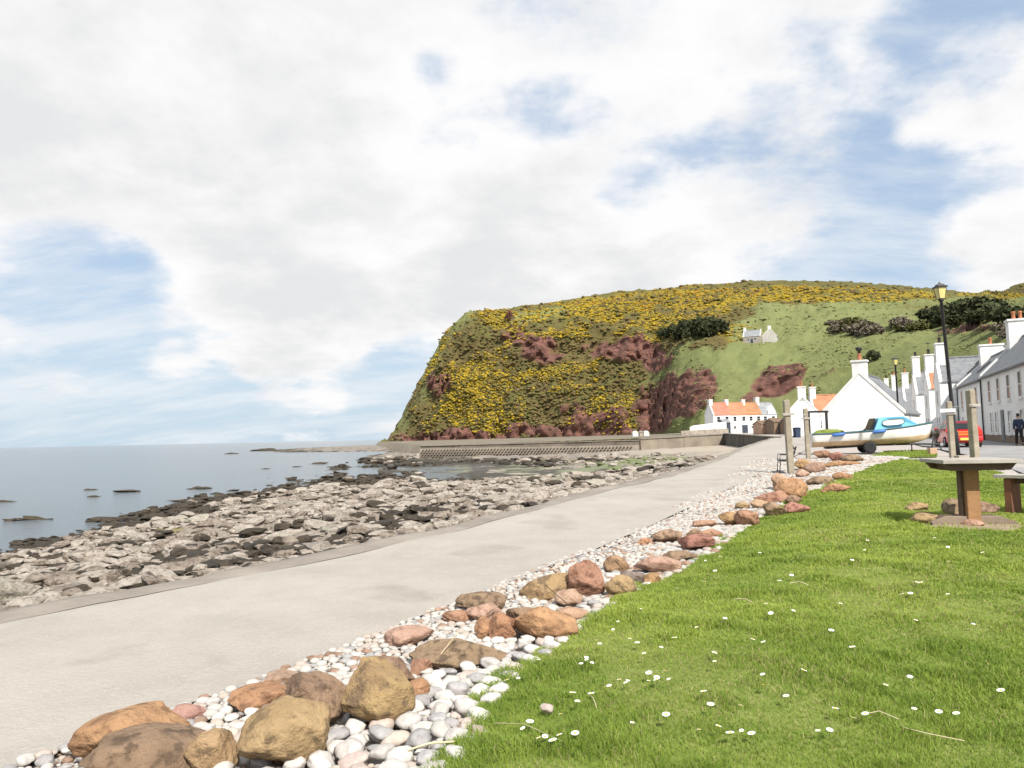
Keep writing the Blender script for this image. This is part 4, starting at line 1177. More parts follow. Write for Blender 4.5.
for i, (x0, x1, y0, y1, cc, yaw, lb) in enumerate(BD):
    cxp = (x0 + x1) / 2
    P = G(cxp, y1 - .12 * (y1 - y0))
    d = np.linalg.norm(P - CAM); mpp = d / FPX
    k_ = 1.0 if i < 30 else 1.04
    w_ = (x1 - x0) * mpp * k_; el = math.asin(1.4 / max(d, 1.5))
    hh = (y1 - y0) * mpp * k_
    D_ = min(w_ * .75, hh * 1.5)
    Hh = max((hh - D_ * math.sin(el) * .75) / math.cos(el), hh * .5) * 1.0
    o = rock_mesh('boulder', 40 + i * 3, (w_ * 1.03, D_, Hh), 5 if i < 25 else 4, facets=12 if cc in ('olive', 'pink', 'red') else 10, rough=.055, mats=ST[cc], cut=.52 if cc in ('olive', 'red') else .60)
    fwd = np.array([P[0], P[1], 0]) / np.hypot(P[0], P[1])
    o.location = tuple(P + fwd * D_ * .38 - np.array([0, 0, Hh * .10]))
    # yaw of the outline follows the view direction; tilt gives each its own lean
    o.rotation_euler = (R(random.uniform(-5, 5)), R(random.uniform(-7, 7)), math.atan2(-fwd[0], fwd[1]) + R(yaw * .25))
    tag(o, lb, 'boulder', GB)
for k, (px, py, w_, cc, lb) in enumerate([(918, 510, .36, 'tan', 'tan stone left of the wooden table, the upper of two'), (926, 524, .44, 'tan', 'tan boulder left of the wooden table foot, nearest the camera'), (957, 515, .62, 'brown', 'brown slab leaning behind the table leg'), (985, 515, .5, 'brown', 'dark brown stone right behind the table leg'), (972, 527, .3, 'peach', 'small pale stone under the table front')]):
    P = G(px, py); o = rock_mesh('boulder', 900 + k, (w_, w_ * .6, w_ * .42), 4, mats=ST[cc]); o.location = tuple(P - np.array([0, 0, .03])); o.rotation_euler = (0, 0, k * .5)
    tag(o, lb, 'boulder', 'stones round the table foot')

# ------------------------------------------------------------------ pebbles
MT['pebble'] = mat('pale_pebble', (.53, .50, .465), (.42, .39, .355), .75, 3, bump=.12, bscale=30, rand=.16, spec=.3)
MT['pebble_pink'] = mat('pinkish_pebble', (.47, .395, .345), (.38, .31, .265), .75, 3, bump=.12, rand=.14, spec=.3)
MT['pebble_grey'] = mat('grey_pebble', (.36, .345, .335), (.27, .255, .25), .75, 3, bump=.12, rand=.14, spec=.3)
bvh_xy = np.array([o.location[:2] for o in bpy.data.objects if o.name.startswith('boulder')])
n = 90000
yv = np.exp(rng.uniform(np.log(2.2), np.log(31), n)); uu = rng.random(n)
extra = .25 + .045 * yv
xa, xb = xPR(yv) - .03 - extra * .5 * np.clip((yv - 5) / 12, 0, 1.6), xGE(yv) + .12
xv = xa + (xb - xa) * uu
keep = fbm(xv * 1.1, yv * 1.1, octs=2, s=77) * .5 + .75 > rng.random(n)
keep &= ((xv - xPR(yv) > 0) | (rng.random(n) < .35))
xv, yv = xv[keep], yv[keep]
zv = land_z(xv, yv)
big = rng.random(len(xv))
sz = np.where(yv < 5, .010 + .036 * big ** 2.8, .011 + .026 * big ** 2.6) * np.where(yv < 12, 1, 1 + (yv - 12) * .05)
sz *= 1.25 * (.75 + .5 * sstep(.25, .75, (xv - xPR(yv)) / np.maximum(xGE(yv) - xPR(yv), .4)))
# keep pebbles from growing into each other: thin them on a grid, biggest first
order = np.argsort(-sz); cell = {}; good = []
for k in order:
    q = (int(xv[k] / .09), int(yv[k] / .09)); okk = True
    for a in (-1, 0, 1):
        for b_ in (-1, 0, 1):
            for j in cell.get((q[0] + a, q[1] + b_), ()):
                if (xv[j] - xv[k]) ** 2 + (yv[j] - yv[k]) ** 2 < (.80 * (sz[j] + sz[k])) ** 2 * (1 if yv[k] < 9 else .4): okk = False; break
            if not okk: break
        if not okk: break
    if okk: good.append(k); cell.setdefault(q, []).append(k)
good = np.array(good); xv, yv, zv, sz = xv[good], yv[good], zv[good], sz[good]
score = sz / np.hypot(xv, yv); pj = proj(np.stack([xv, yv, zv], -1))
inside = (pj[0] > -5) & (pj[0] < 1029) & (pj[1] < 775)
rank = np.argsort(-(score * inside))
near_i, rest_i = rank[:280], rank[280:]
PV = [rock_mesh('pebble', 700 + k, (2, 1.4 + .12 * (k % 4), .8 + .13 * (k % 4)), 3, facets=7, rough=.08, mats=MT['pebble'], cut=.68).data for k in range(8)]
for o in [o for o in bpy.data.objects if o.name.startswith('pebble')]: bpy.data.objects.remove(o)
PVM = []
for me in PV:
    row = [me]
    for q in ('pebble_pink', 'pebble_grey'):
        m2 = me.copy(); m2.materials[0] = MT[q]; row.append(m2)
    PVM.append(row)
plab = ['pale rounded pebble lying on the gravel between the near boulders', 'pinkish rounded pebble lying on the gravel between the near boulders', 'grey rounded pebble lying on the gravel between the near boulders']
pgr = ['pale pebbles among the near boulders', 'pinkish pebbles among the near boulders', 'grey pebbles among the near boulders']
for k in near_i:
    c_ = int(rng.choice([0, 0, 0, 0, 1, 2]))
    o = bpy.data.objects.new('pebble', PVM[int(rng.integers(8))][c_]); COL.objects.link(o)
    o.location = (xv[k], yv[k], zv[k] - sz[k] * .12); o.scale = (sz[k],) * 3
    o.rotation_euler = (rng.uniform(-.25, .25), rng.uniform(-.25, .25), rng.uniform(0, 6.28))
    tag(o, plab[c_], 'pebble', pgr[c_])
o = bpy.data.objects.new('pebble', PV[3]); COL.objects.link(o); P = G(299, 712); o.location = (P[0] - .0, P[1] + .0, P[2] + .05); o.scale = (.075, .075, .07); o.rotation_euler = (.25, .15, .6)
tag(o, 'large white oval stone resting against the brown boulder', 'pebble')
pts = np.stack([xv[rest_i], yv[rest_i], zv[rest_i] + sz[rest_i] * .22], -1)
tag(scatter('pebbles', pts, sz[rest_i], rng.choice([0, 0, 0, 0, 0, 1, 1, 2, 3], len(pts)), [MT['pebble'], MT['pebble_pink'], MT['pebble_grey'], ST['pink']], sub=2, nvar=8, rough=.035, squash=.55, smooth=True),
    'strip of pale pebbles and shingle beside the concrete path', 'pebbles', kind='stuff')

# ------------------------------------------------------------------ lawn and its grass
mlawn = mat('lawn_soil', (.15, .20, .04), (.22, .25, .07), 1, 9, bump=.5, spec=.1)
farE = [(905, 460), (920, 461), (940, 463), (985, 470), (1024, 479), (1060, 488)]
FE = np.array([G(*p)[:2] for p in farE])
nu = 110
GEr = GE[1:]
dist_ = np.concatenate([[0], np.cumsum(np.linalg.norm(np.diff(GEr, axis=0), axis=1))])
uu_ = np.linspace(0, 1, nu) ** 1.5 * dist_[-1]
Lf = np.stack([np.interp(uu_, dist_, GEr[:, k]) for k in (0, 1)], -1)
Rt0 = np.array([4.2, -.6]); Rt1 = FE[-1]
Rt = Rt0 + (Rt1 - Rt0) * (np.linspace(0, 1, nu) ** 1.5)[:, None]
fd = np.concatenate([[0], np.cumsum(np.linalg.norm(np.diff(FE, axis=0), axis=1))]); fd /= fd[-1]
def lawn_xy(u, v):
    """u along (near to far), v across"""
    uu = u * (nu - 1); i = np.clip(uu.astype(int), 0, nu - 2); f = (uu - i)[:, None]
    a = Lf[i] * (1 - f) + Lf[i + 1] * f; b_ = Rt[i] * (1 - f) + Rt[i + 1] * f
    wob = (.10 * vnoise(a[:, 0] * 1.7, a[:, 1] * 1.7, s=5) + .05 * vnoise(a[:, 0] * 5, a[:, 1] * 5, s=6)) * (1 - v)
    p = a + (b_ - a) * v[:, None]
    far_ = np.stack([np.interp(v, fd, FE[:, k]) for k in (0, 1)], -1)
    last = Lf[-1] + (Rt[-1] - Lf[-1]) * v[:, None]
    p = p + (far_ - last) * (u ** 6)[:, None]
    p[:, 0] += wob
    return p
def lawn_h(x, y): return land_z(x, y) + .018 + .018 * fbm(x * 1.3, y * 1.3, octs=3, s=15)
vv = np.linspace(0, 1, 90) ** 1.4
UU, VV2 = np.meshgrid(np.linspace(0, 1, nu), vv, indexing='ij')
LP = lawn_xy(UU.ravel(), VV2.ravel())
lz = lawn_h(LP[:, 0], LP[:, 1]); lz = np.where(VV2.ravel() < 1e-6, lz - .03, lz)
tag(mesh_np('lawn', np.stack([LP[:, 0], LP[:, 1], lz], -1), grid_faces(nu, 90), mlawn), kind='structure')
# the second tongue of grass beyond the gravel track
tp = [(870, 457.5), (905, 458), (937, 457), (936, 452), (912, 451), (884, 452.5)]
T2 = np.array([G(*p)[:2] for p in tp])
cen = T2.mean(0)
tv = [(cen[0], cen[1], land_z(cen[0:1], cen[1:2])[0] + .03)]
ring = []
for k in range(6):
    for s in np.linspace(0, 1, 8, endpoint=False): ring.append(T2[k] * (1 - s) + T2[(k + 1) % 6] * s)
ring = np.array(ring); nr_ = len(ring)
tvv = []
for s in (0.001, .35, .7, 1.0):
    for p in ring:
        q = cen + (p - cen) * s; tvv.append((q[0], q[1], land_z(q[0:1], q[1:2])[0] + (.03 if s < 1 else .0)))
ff = [(a * nr_ + k, a * nr_ + (k + 1) % nr_, (a + 1) * nr_ + (k + 1) % nr_, (a + 1) * nr_ + k) for a in range(3) for k in range(nr_)]
tag(mesh_np('lawn_tongue', tvv, ff, mlawn), kind='structure')

mgr, nt, b = new_mat('grass_blades'); L = nt.links.new
a1 = _node(nt, 'ShaderNodeAttribute'); a1.attribute_name = 'tint'
L(a1.outputs['Color'], b.inputs['Base Color']); b.inputs['Roughness'].default_value = .6; b.inputs['Specular IOR Level'].default_value = .25
tr = _node(nt, 'ShaderNodeBsdfTranslucent'); L(a1.outputs['Color'], tr.inputs['Color'])
mxs = _node(nt, 'ShaderNodeMixShader'); mxs.inputs[0].default_value = .38
L(b.outputs[0], mxs.inputs[1]); L(tr.outputs[0], mxs.inputs[2]); L(mxs.outputs[0], nt.nodes['Material Output'].inputs[0])


def blades(xy, base, hgt, wid, seed):
    g = np.random.default_rng(seed); n = len(xy)
    a = g.random(n) * 6.283; lean = .25 + .55 * g.random(n)
    la = g.random(n) * 6.283
    sx, sy = np.cos(a) * wid, np.sin(a) * wid
    dx, dy = np.cos(la) * lean * hgt, np.sin(la) * lean * hgt
    z0 = base - .01
    V_ = np.zeros((n, 5, 3))
    V_[:, 0] = np.stack([xy[:, 0] - sx, xy[:, 1] - sy, z0], -1); V_[:, 1] = np.stack([xy[:, 0] + sx, xy[:, 1] + sy, z0], -1)
    V_[:, 2] = np.stack([xy[:, 0] + sx * .75 + dx * .35, xy[:, 1] + sy * .75 + dy * .35, z0 + hgt * .62], -1)
    V_[:, 3] = np.stack([xy[:, 0] - sx * .75 + dx * .35, xy[:, 1] - sy * .75 + dy * .35, z0 + hgt * .62], -1)
    V_[:, 4] = np.stack([xy[:, 0] + dx, xy[:, 1] + dy, z0 + hgt * (1 - .25 * lean)], -1)
    k = np.arange(n)[:, None] * 5
    F_ = np.concatenate([k + np.array([[0, 1, 2]]), k + np.array([[0, 2, 3]]), k + np.array([[3, 2, 4]])])
    return V_.reshape(-1, 3), F_


gn = 780000
gu = rng.random(gn * 2); gv = rng.random(gn * 2)
gp = lawn_xy(gu ** 1.25, gv ** 1.05)
dd = np.hypot(gp[:, 0], gp[:, 1])
px_, pyy_ = proj(np.stack([gp[:, 0], gp[:, 1], lawn_h(gp[:, 0], gp[:, 1])], -1))
ok_ = (px_ > -30) & (px_ < 1420) & (pyy_ < 830) & (gp[:, 1] > .8)
pk = np.clip((4.2 / np.maximum(dd, 2.2)) ** 1.15, 0.08, 1)
bare = sstep(.25, .6, fbm(gp[:, 0] * .8, gp[:, 1] * .8, octs=3, s=201))
tuft = fbm(gp[:, 0] * 3.2, gp[:, 1] * 3.2, octs=3, s=202)
ok_ &= rng.random(len(gp)) < pk * (1 - .18 * bare) * (.8 + .4 * np.clip(tuft + .3, 0, 1))
tb = np.hypot(gp[:, 0] - G(968, 526)[0], gp[:, 1] - G(968, 526)[1])
ok_ &= ~((tb < .55) & (rng.random(len(gp)) < .92))
gp, dd, bare, tuft = gp[ok_], dd[ok_], bare[ok_], tuft[ok_]
hg = (.022 + .036 * np.clip(tuft + .30, 0, 1) + .018 * rng.random(len(gp))) * (1 - .22 * bare)
wd_ = (.0014 + .0008 * rng.random(len(gp))) * np.clip(dd / 3.2, .8, 9)
V_, F_ = blades(gp, lawn_h(gp[:, 0], gp[:, 1]), hg, wd_, 5)
tone = np.clip(rng.random(len(gp))[:, None] * .55 + .45 * sstep(-.3, .4, fbm(gp[:, 0] * 5, gp[:, 1] * 7, octs=2, s=230))[:, None], 0, 1)
patch = sstep(-.4, .5, fbm(gp[:, 0] * .55, gp[:, 1] * .55, octs=3, s=210))[:, None]
cA, cB, cS = np.array([.18, .27, .04]), np.array([.375, .45, .085]), np.array([.42, .37, .17])
tcol = cA + (cB - cA) * (.5 * tone + .5 * patch)
straw = rng.random(len(gp)) < .05 + .16 * bare
tcol[straw] = cS * (.7 + .5 * rng.random((straw.sum(), 1)))
# shaggy fringe and the far tongue
tgp = cen + (ring[rng.integers(0, nr_, 9000)] - cen) * np.sqrt(rng.random((9000, 1)))
V2, F2 = blades(tgp, land_z(tgp[:, 0], tgp[:, 1]) + .03, .05 + .05 * rng.random(9000), np.full(9000, .012), 6)
t2 = cA + (cB - cA) * rng.random((9000, 1))
tag(mesh_np('grass', np.concatenate([V_, V2]), np.concatenate([F_, F2 + len(V_)]), mgr, smooth=False, cols={'tint': np.concatenate([np.repeat(tcol, 5, 0), np.repeat(t2, 5, 0)])}),
    'short green lawn grass beside the pebble strip', 'grass', kind='stuff')

# daisies, straws, loose stones
MT['petal'] = mat('white_petal', (.86, .86, .84), (.80, .80, .78), .7, 30)
MT['daisy_eye'] = mat('daisy_centre', (.72, .50, .04), (.6, .38, .03), .8, 30)
MT['stalk'] = mat('green_stalk', (.10, .17, .03), (.14, .2, .04), .7, 20)
MT['straw'] = mat('dry_straw', (.60, .52, .34), (.46, .38, .22), .8, 20)
def daisy(px, py, first=[None]):
    P = G(px, py); P[2] = lawn_h(P[0:1], P[1:2])[0]
    if first[0] is None:
        t = empty('daisy', P)
        s = MB(); s.tube([(0, 0, 0), (.002, .002, .03), (0, .003, .055)], .0013, 5); s.build('stem', MT['stalk'], t)
        f = MB()
        for k in range(13):
            M = Matrix.Rotation(k * 2 * math.pi / 13, 4, 'Z')
            f.add([(0, .003, .056), (.0042, .010, .0585), (.0022, .0155, .059), (-.0022, .0155, .059), (-.0042, .010, .0585)], [(0, 1, 2, 3, 4)], 0, False, M)
        f.build('petals', MT['petal'], t)
        e = MB(); e.lathe([(.0052, .055), (.0052, .059), (.002, .0615)], 10); e.build('eye', MT['daisy_eye'], t)
        first[0] = t
    else:
        t = copy_tree(first[0])
    t.location = tuple(P); s = random.uniform(.6, 1.15) * max(1, np.linalg.norm(P) / 5.5) ** .35
    t.scale = (s, s, random.uniform(.8, 1.1)); t.rotation_euler = (random.uniform(-.3, .3), random.uniform(-.3, .3), random.uniform(0, 6))
    return t
dz = [(630, 650), (638, 651), (649, 648), (582, 676), (588, 679), (592, 675), (586, 672), (651, 687), (657, 691), (660, 694), (666, 686), (672, 695), (648, 696), (621, 695), (627, 694), (613, 701), (577, 718), (556, 763), (564, 757), (573, 757), (577, 755),
      (540, 672), (509, 692), (489, 711), (543, 762), (766, 690), (789, 714), (764, 703), (801, 689), (661, 541), (668, 567), (716, 578), (706, 566), (760, 560), (780, 588), (865, 556), (905, 604), (950, 605), (676, 598), (651, 592), (704, 593), (820, 566), (856, 520), (890, 508), (875, 545),
      (520, 690), (700, 640), (725, 630), (750, 655), (685, 662), (810, 640), (930, 640), (660, 660), (615, 640), (985, 560), (935, 545), (760, 610), (845, 600), (600, 655), (640, 620), (668, 735), (745, 750), (835, 730), (910, 690), (530, 740)]
for i, (px, py) in enumerate(dz):
    t = daisy(px, py)
    if i in (25, 26, 27, 28): tag(t, 'white daisy standing alone in the open middle of the lawn', 'daisy', 'daisies in the open lawn')
    else: tag(t, 'small white daisy in the short lawn grass', 'daisy', 'daisies in the lawn')
_dr = np.random.default_rng(5)
for i in range(55):
    px, py = _dr.uniform(520, 1010), 545 + 215 * _dr.random() ** .8
    g0 = G(px, py)
    if g0[0] < xGE(g0[1]) + .25: continue
    tag(daisy(px, py), 'small white daisy in the short lawn grass', 'daisy', 'daisies in the lawn')
def straw(pts, r_, label, name='straw', group=None):
    P = [G(*p) for p in pts]
    r_ *= .75; s = MB(); s.tube([(p[0], p[1], lawn_h(p[0:1], p[1:2])[0] + .030 + .012 * (i % 2)) for i, p in enumerate(P)], r_, 6)
    o = s.build(name, MT['straw']); tag(o, label, 'straw', group)
for pts, r_, lb in [([(590, 703), (594, 711), (597, 718)], .003, 'short pale straw standing out among the daisies'), ([(495, 735), (525, 742), (562, 758)], .0022, 'long thin dry stalk lying across the lower left lawn'), ([(408, 762), (430, 759), (455, 755)], .006, 'broken pale stick at the bottom edge where pebbles meet grass'),
                    ([(735, 605), (745, 606), (752, 608)], .005, 'pale driftwood sliver on the lawn'),
                    ([(790, 586), (800, 586), (808, 588)], .006, 'white sliver lying on the grass left of the centre'), ([(800, 560), (815, 564)], .005, 'small pale chip of wood in the grass'), ([(905, 742), (930, 752), (965, 757)], .0025, 'long dry stalk lying near the lower right lawn'), ([(900, 733), (880, 727), (870, 726)], .0025, 'short dry stalk by the lower right lawn')]:
    straw(pts, r_, lb)
for pts, lb in [([(600, 610), (570, 606), (545, 585)], 'brown dead runner trailing over the long olive boulder'), ([(425, 672), (440, 655), (452, 640), (458, 632)], 'pale forked dead stem by the long brown slab')]:
    P = [G(*pts[0])]
    d0 = np.linalg.norm(P[0][:2]); s = MB()
    s.tube([at(a, b_, P[0][1] + .02 * i) for i, (a, b_) in enumerate(pts)], .0035, 5); o = s.build('dead_stem', MT['straw'] if 'pale' in lb else MT['bark']); tag(o, lb, 'stem')
P = G(547, 721); o = rock_mesh('stone', 777, (.065, .05, .045), 3, mats=MT['pebble_pink']); o.location = (P[0], P[1], lawn_h(P[0:1], P[1:2])[0] + .012); tag(o, 'single pinkish stone lying out on the lawn among daisies', 'stone')
for k, (px, py) in enumerate([(900, 515), (960, 517), (820, 548), (845, 541)]):
    pass

# ------------------------------------------------------------------ wooden table and bench on the lawn
MT['wood_warm'] = mat('warm_timber', (.34, .19, .085), (.22, .115, .05), .8, 2.2, bump=.25, bscale=16)
MT['wood_grey'] = mat('weathered_timber', (.42, .385, .34), (.30, .27, .235), .88, 2.5, bump=.3, bscale=18)
MT['wood_dark'] = mat('dark_timber', (.13, .085, .055), (.085, .055, .038), .85, 3, bump=.3)
MT['post_wood'] = mat('old_post_timber', (.36, .315, .24), (.24, .205, .15), .9, 2.5, bump=.4, bscale=14)
P = G(973, 526)
t = empty('picnic_table', P, R(-8), 'square wooden table with grey top on one thick central post', 'table')
mp = np.linalg.norm(P - CAM) / FPX
Wt = 60 * mp; Ht = 56 * mp
k = MB()
for i in range(5):
    y = (i - 2) * Wt * .82 / 5; k.box((0, y, Ht - .02), (Wt * (1 - .01 * (i % 2)), Wt * .82 / 5 - .008, .045))
k.build('tabletop', MT['wood_grey'], t, bevel=.004)
k = MB()
for y in (-.28, .28): k.prism([(-Wt * .46, Ht - .045), (Wt * .46, Ht - .045), (Wt * .38, Ht - .125), (-Wt * .38, Ht - .125)], 'y', y * Wt - .04, y * Wt + .04)
for x in (-.3, 0, .3): k.box((x * Wt, 0, Ht - .09), (.07, Wt * .5, .085))
k.build('frame', MT['wood_dark'], t)
k = MB(); k.box((0, 0, Ht / 2 - .11), (.155, .14, Ht - .04)); k.build('leg', MT['wood_warm'], t, bevel=.012)
k = MB(); k.box((-.098, .05, Ht / 2 - .09), (.028, .10, Ht - .1)); k.build('brace', MT['wood_dark'], t)  # dark colour here carries the shade on the leg's left side
for a in (0, 1):
    k = MB(); k.prism([(-.48, -.02), (.48, -.02), (.48, .05), (.3, .12), (-.3, .12), (-.48, .05)], 'y', -.05 + .17 * a, .04 + .17 * a); k.build('foot', mat('foot_timber', (.26, .20, .15), (.18, .135, .10), .9, 3, bump=.3) if not a else MT['wood_dark'], t, bevel=.006)
zt = land_z(P[0:1], P[1:2])[0]
g_ = MB(); gv_ = []
for kk in range(24):
    a = kk * math.pi / 12; rr = .62 * (1 + .2 * math.sin(kk * 2.7)); gv_.append((P[0] + rr * math.cos(a) + .05, P[1] + rr * .8 * math.sin(a) - .08))
gp_ = [(p[0], p[1], lawn_h(np.array([p[0]]), np.array([p[1]]))[0] + .004) for p in gv_]
cc_ = (P[0], P[1], lawn_h(P[0:1], P[1:2])[0] + .012)
tag(mesh_np('dirt', [cc_] + gp_, [(0, 1 + i, 1 + (i + 1) % 24) for i in range(24)], mat('bare_earth', (.34, .27, .18), (.24, .185, .12), .95, 6, bump=.5)), kind='structure')
# seat at the right
P = G(1014, 514); mp = np.linalg.norm(P - CAM) / FPX
t = empty('wooden_bench', (P[0], P[1], P[2]), R(-58), 'weathered wooden bench on the lawn right of the table, cut by the frame', 'bench')
Hs = 31 * mp
k = MB()
for i in range(3): k.box((.52, (i - 1) * .115, Hs), (1.35, .105, .045))
k.build('seat', MT['wood_grey'], t, bevel=.004)
for x in (.0, 1.05):
    k = MB(); k.box((x, 0, Hs / 2 - .06), (.09, .26, Hs + .06)); k.build('leg', mat('red_brown_timber', (.20, .085, .045), (.12, .055, .03), .8, 3) if x == 0 else MT['wood_dark'], t, bevel=.006)
k = MB(); k.box((.52, 0, Hs - .062), (1.0, .07, .07)); k.build('rail', MT['wood_dark'], t)

# ------------------------------------------------------------------ clothes posts, lamps, path bench
def cpost(px, pyb, pyt, d, label, lean, cross=True, thick=.17):
    b_ = at(px, pyb, d); b_[2] = land_z(b_[0:1], b_[1:2])[0]
    top = at(px, pyt, d)[2]
    H = top - b_[2]
    t = empty('clothes_post', b_, R(random.uniform(-15, 15)), label, 'post', 'wooden clothes posts')
    k = MB()
    k.prism([(-thick / 2, -.2), (thick / 2, -.2), (thick / 2 * .95, H - .05), (thick / 4, H), (-thick / 2 * .95, H - .03)], 'y', -thick / 2, thick / 2)
    k.build('shaft', MT['post_wood'], t, bevel=.02)
    if cross:
        k = MB(); k.box((0, -thick / 2 - .02, H - .42), (.34, .035, .07)); k.tube([(-.15, -thick / 2 - .05, H - .42), (-.15, -thick / 2 - .12, H - .42)], .012, 6); k.build('cleat', MT['wood_grey'], t, bevel=.004)
    t.rotation_euler[1] = R(lean)
    return t, b_, H
p1 = cpost(791, 472.5, 399.5, 21, 'tall wooden clothes post standing by the black bench at the path', -1.2)
p2 = cpost(808.5, 458, 408, 30, 'shorter wooden clothes post just left of the boat stern', -1.0)
p3 = cpost(953, 462, 401, 25, 'wooden clothes post with white crossbar in front of the red car', -.6)
p4 = cpost(976, 470, 389, 19, 'thick grey clothes post behind the right half of the table', -.8)
b_ = p3[1]; k = MB(); k.box((0, 0, 0), (.50, .05, .12)); o = k.build('crossbar', MT['window_frame'], None, bevel=.005)
o.parent = [q for q in bpy.data.objects if q.name.startswith('clothes_post')][2]; o.location = (-.12, -.14, p3[2] - .32)
def line_between(A, B, sag, label):
    A, B = np.array(A), np.array(B); k = MB()
    k.tube([A + (B - A) * s - np.array([0, 0, sag * 4 * s * (1 - s)]) for s in np.linspace(0, 1, 12)], .007, 5)
    tag(k.build('clothes_line', MT['window_frame']), label, 'line', 'clothes lines')
line_between(p1[1] + [0, 0, p1[2] - .36], p2[1] + [0, 0, p2[2] - .25], .05, 'thin white clothes line strung between the two posts by the path')
line_between(p3[1] + [0, 0, p3[2] - .2], p4[1] + [0, 0, p4[2] - .3], .05, 'thin white clothes line strung between the two posts by the table')
a_, b2_ = at(958, 450, 22), at(972, 450, 22)
k = MB(); k.box((0, 0, .12), (.46, .25, .30)); o = k.build('stone_block', MT['stone'], bevel=.02); P = G(965, 465); o.location = (P[0], P[1], P[2]); tag(o, 'low square stone block between the two posts behind the table', 'block')
k = MB(); k.box((0, 0, .14), (.30, .24, .30)); o = k.build('stone_block', MT['orange_shed'], bevel=.02); P = G(932.5, 455.5); o.location = (P[0], P[1], P[2] + .02); tag(o, 'pale buff block on the grass under the bow of the boat', 'block')

MT['lantern_glass'] = mat('yellowed_lantern_panes', (.62, .56, .22), (.5, .44, .16), .35, 4)
def lamp(px, pyb, pyt, d, label, lean, first=[None]):
    b_ = at(px, pyb, d); b_[2] = land_z(b_[0:1], b_[1:2])[0]
    H = at(px, pyt, d)[2] - b_[2]
    t = empty('street_lamp', b_, 0, label, 'street lamp', 'street lamps along the village')
    k = MB(); k.lathe([(.12, -.1), (.12, .9), (.09, 1.0), (.075, 1.2), (.06, H - .75), (.11, H - .72), (.11, H - .66), (.07, H - .62)], 14); k.build('pole', MT['black_iron'], t)
    n = MB(); q = H - .62
    n.add([(-.11, -.11, q), (.11, -.11, q), (.11, .11, q), (-.11, .11, q), (-.165, -.165, q + .44), (.165, -.165, q + .44), (.165, .165, q + .44), (-.165, .165, q + .44)], [(0, 3, 2, 1), (4, 5, 6, 7), (0, 1, 5, 4), (1, 2, 6, 5), (2, 3, 7, 6), (3, 0, 4, 7)])
    lt = n.build('lantern', MT['lantern_glass'], t)
    n = MB()
    for sx in (-1, 1):
        for sy in (-1, 1): n.tube([(sx * .112, sy * .112, q), (sx * .168, sy * .168, q + .44)], .012, 5)
    n.build('glazing_bar', MT['black_iron'], lt)
    n = MB(); n.box((0, 0, q + .47), (.42, .42, .055)); n.lathe([(.22, q + .50), (.16, q + .58), (.06, q + .61), (.03, q + .66), (.0, q + .70)], 4, 0, Matrix.Rotation(R(45), 4, 'Z')); n.build('cap', MT['black_iron'], lt)
    t.rotation_euler = (0, R(lean), 0)
    return t
lamp(957, 452, 283, 30, 'tall black street lamp with yellowish lantern leaning behind the clothes posts', -2.3)
lamp(900, 436, 357, 60, 'smaller distant black street lamp above the cabin of the boat', -.4)

P = G(783, 473)
t = empty('path_bench', (P[0] + .05, P[1], P[2]), R(75), 'black metal bench on the path seen end on beside the tall post', 'bench'); t.scale = (.62, .85, .84)
k = MB()
for i in range(5): k.box((0, -.18 + i * .085, .44), (1.5, .07, .03))
k.build('seat', MT['black_iron'], t)
k = MB()
for i in range(3): k.box((0, -.27 - .03 * i, .58 + .13 * i), (1.5, .025, .08))
k.build('backrest', MT['black_iron'], t)
for x in (-.65, .65):
    k = MB(); k.tube([(x, .2, 0), (x, .16, .43), (x, -.2, .43)], .022, 6); k.tube([(x, -.26, 0), (x, -.2, .43), (x, -.36, .92)], .022, 6); k.tube([(x, .18, .43), (x, .16, .64), (x, -.26, .64)], .016, 6); k.build('leg', MT['black_iron'], t)

# ------------------------------------------------------------------ boat on its trailer
MT['hull_white'] = mat('boat_white_paint', (.76, .75, .71), (.66, .65, .61), .35, 2)
MT['hull_buff'] = mat('boat_bottom_buff', (.60, .45, .28), (.47, .33, .20), .6, 3)
MT['cabin_blue'] = mat('boat_cabin_blue', (.17, .47, .66), (.14, .40, .58), .35, 3)
MT['trim_green'] = mat('boat_gunwale_paint', (.045, .12, .13), (.03, .08, .09), .45, 4)
MT['fender_blue'] = mat('fender_blue', (.06, .16, .46), (.04, .12, .36), .5, 4)
MT['perspex'] = mat('milky_perspex', (.55, .56, .54), (.44, .45, .44), .25, 4)
MT['rubber'] = mat('tyre_rubber', (.018, .018, .018), (.03, .03, .03), .85, 10)
MT['net'] = mat('green_net', (.22, .26, .05), (.15, .18, .035), .95, 14, bump=.5)
Pb = at(868, 451, 35); Pb[2] = land_z(Pb[0:1], Pb[1:2])[0]
boat = empty('boat', (Pb[0] + .18, Pb[1], Pb[2]), R(-25), 'blue cabined white fishing boat with buff bottom standing on a trailer', 'boat')
boat.rotation_euler = (0, R(-1.6), R(-14)); boat.scale = (.88, .88, .92)
LB = 6.1
ns_, nq = 29, 15
def sheer(s): return 1.06 + .36 * s ** 2.2 + .05 * (1 - s) ** 2
def half(s): return .98 * (math.sin(min(1, .62 + s * .55) * math.pi / 2)) * (1 - max(0, s - .52) ** 2.1 / .48 ** 2.1) + .012
def keel(s): return .42 + .55 * max(0, s - .80) ** 2 / .04 * .35
def hull_x(s, q): return -LB / 2 + LB * s - (1 - q) * .32 * max(0, s - .72) / .28
hv, hf, hm = [], [], []
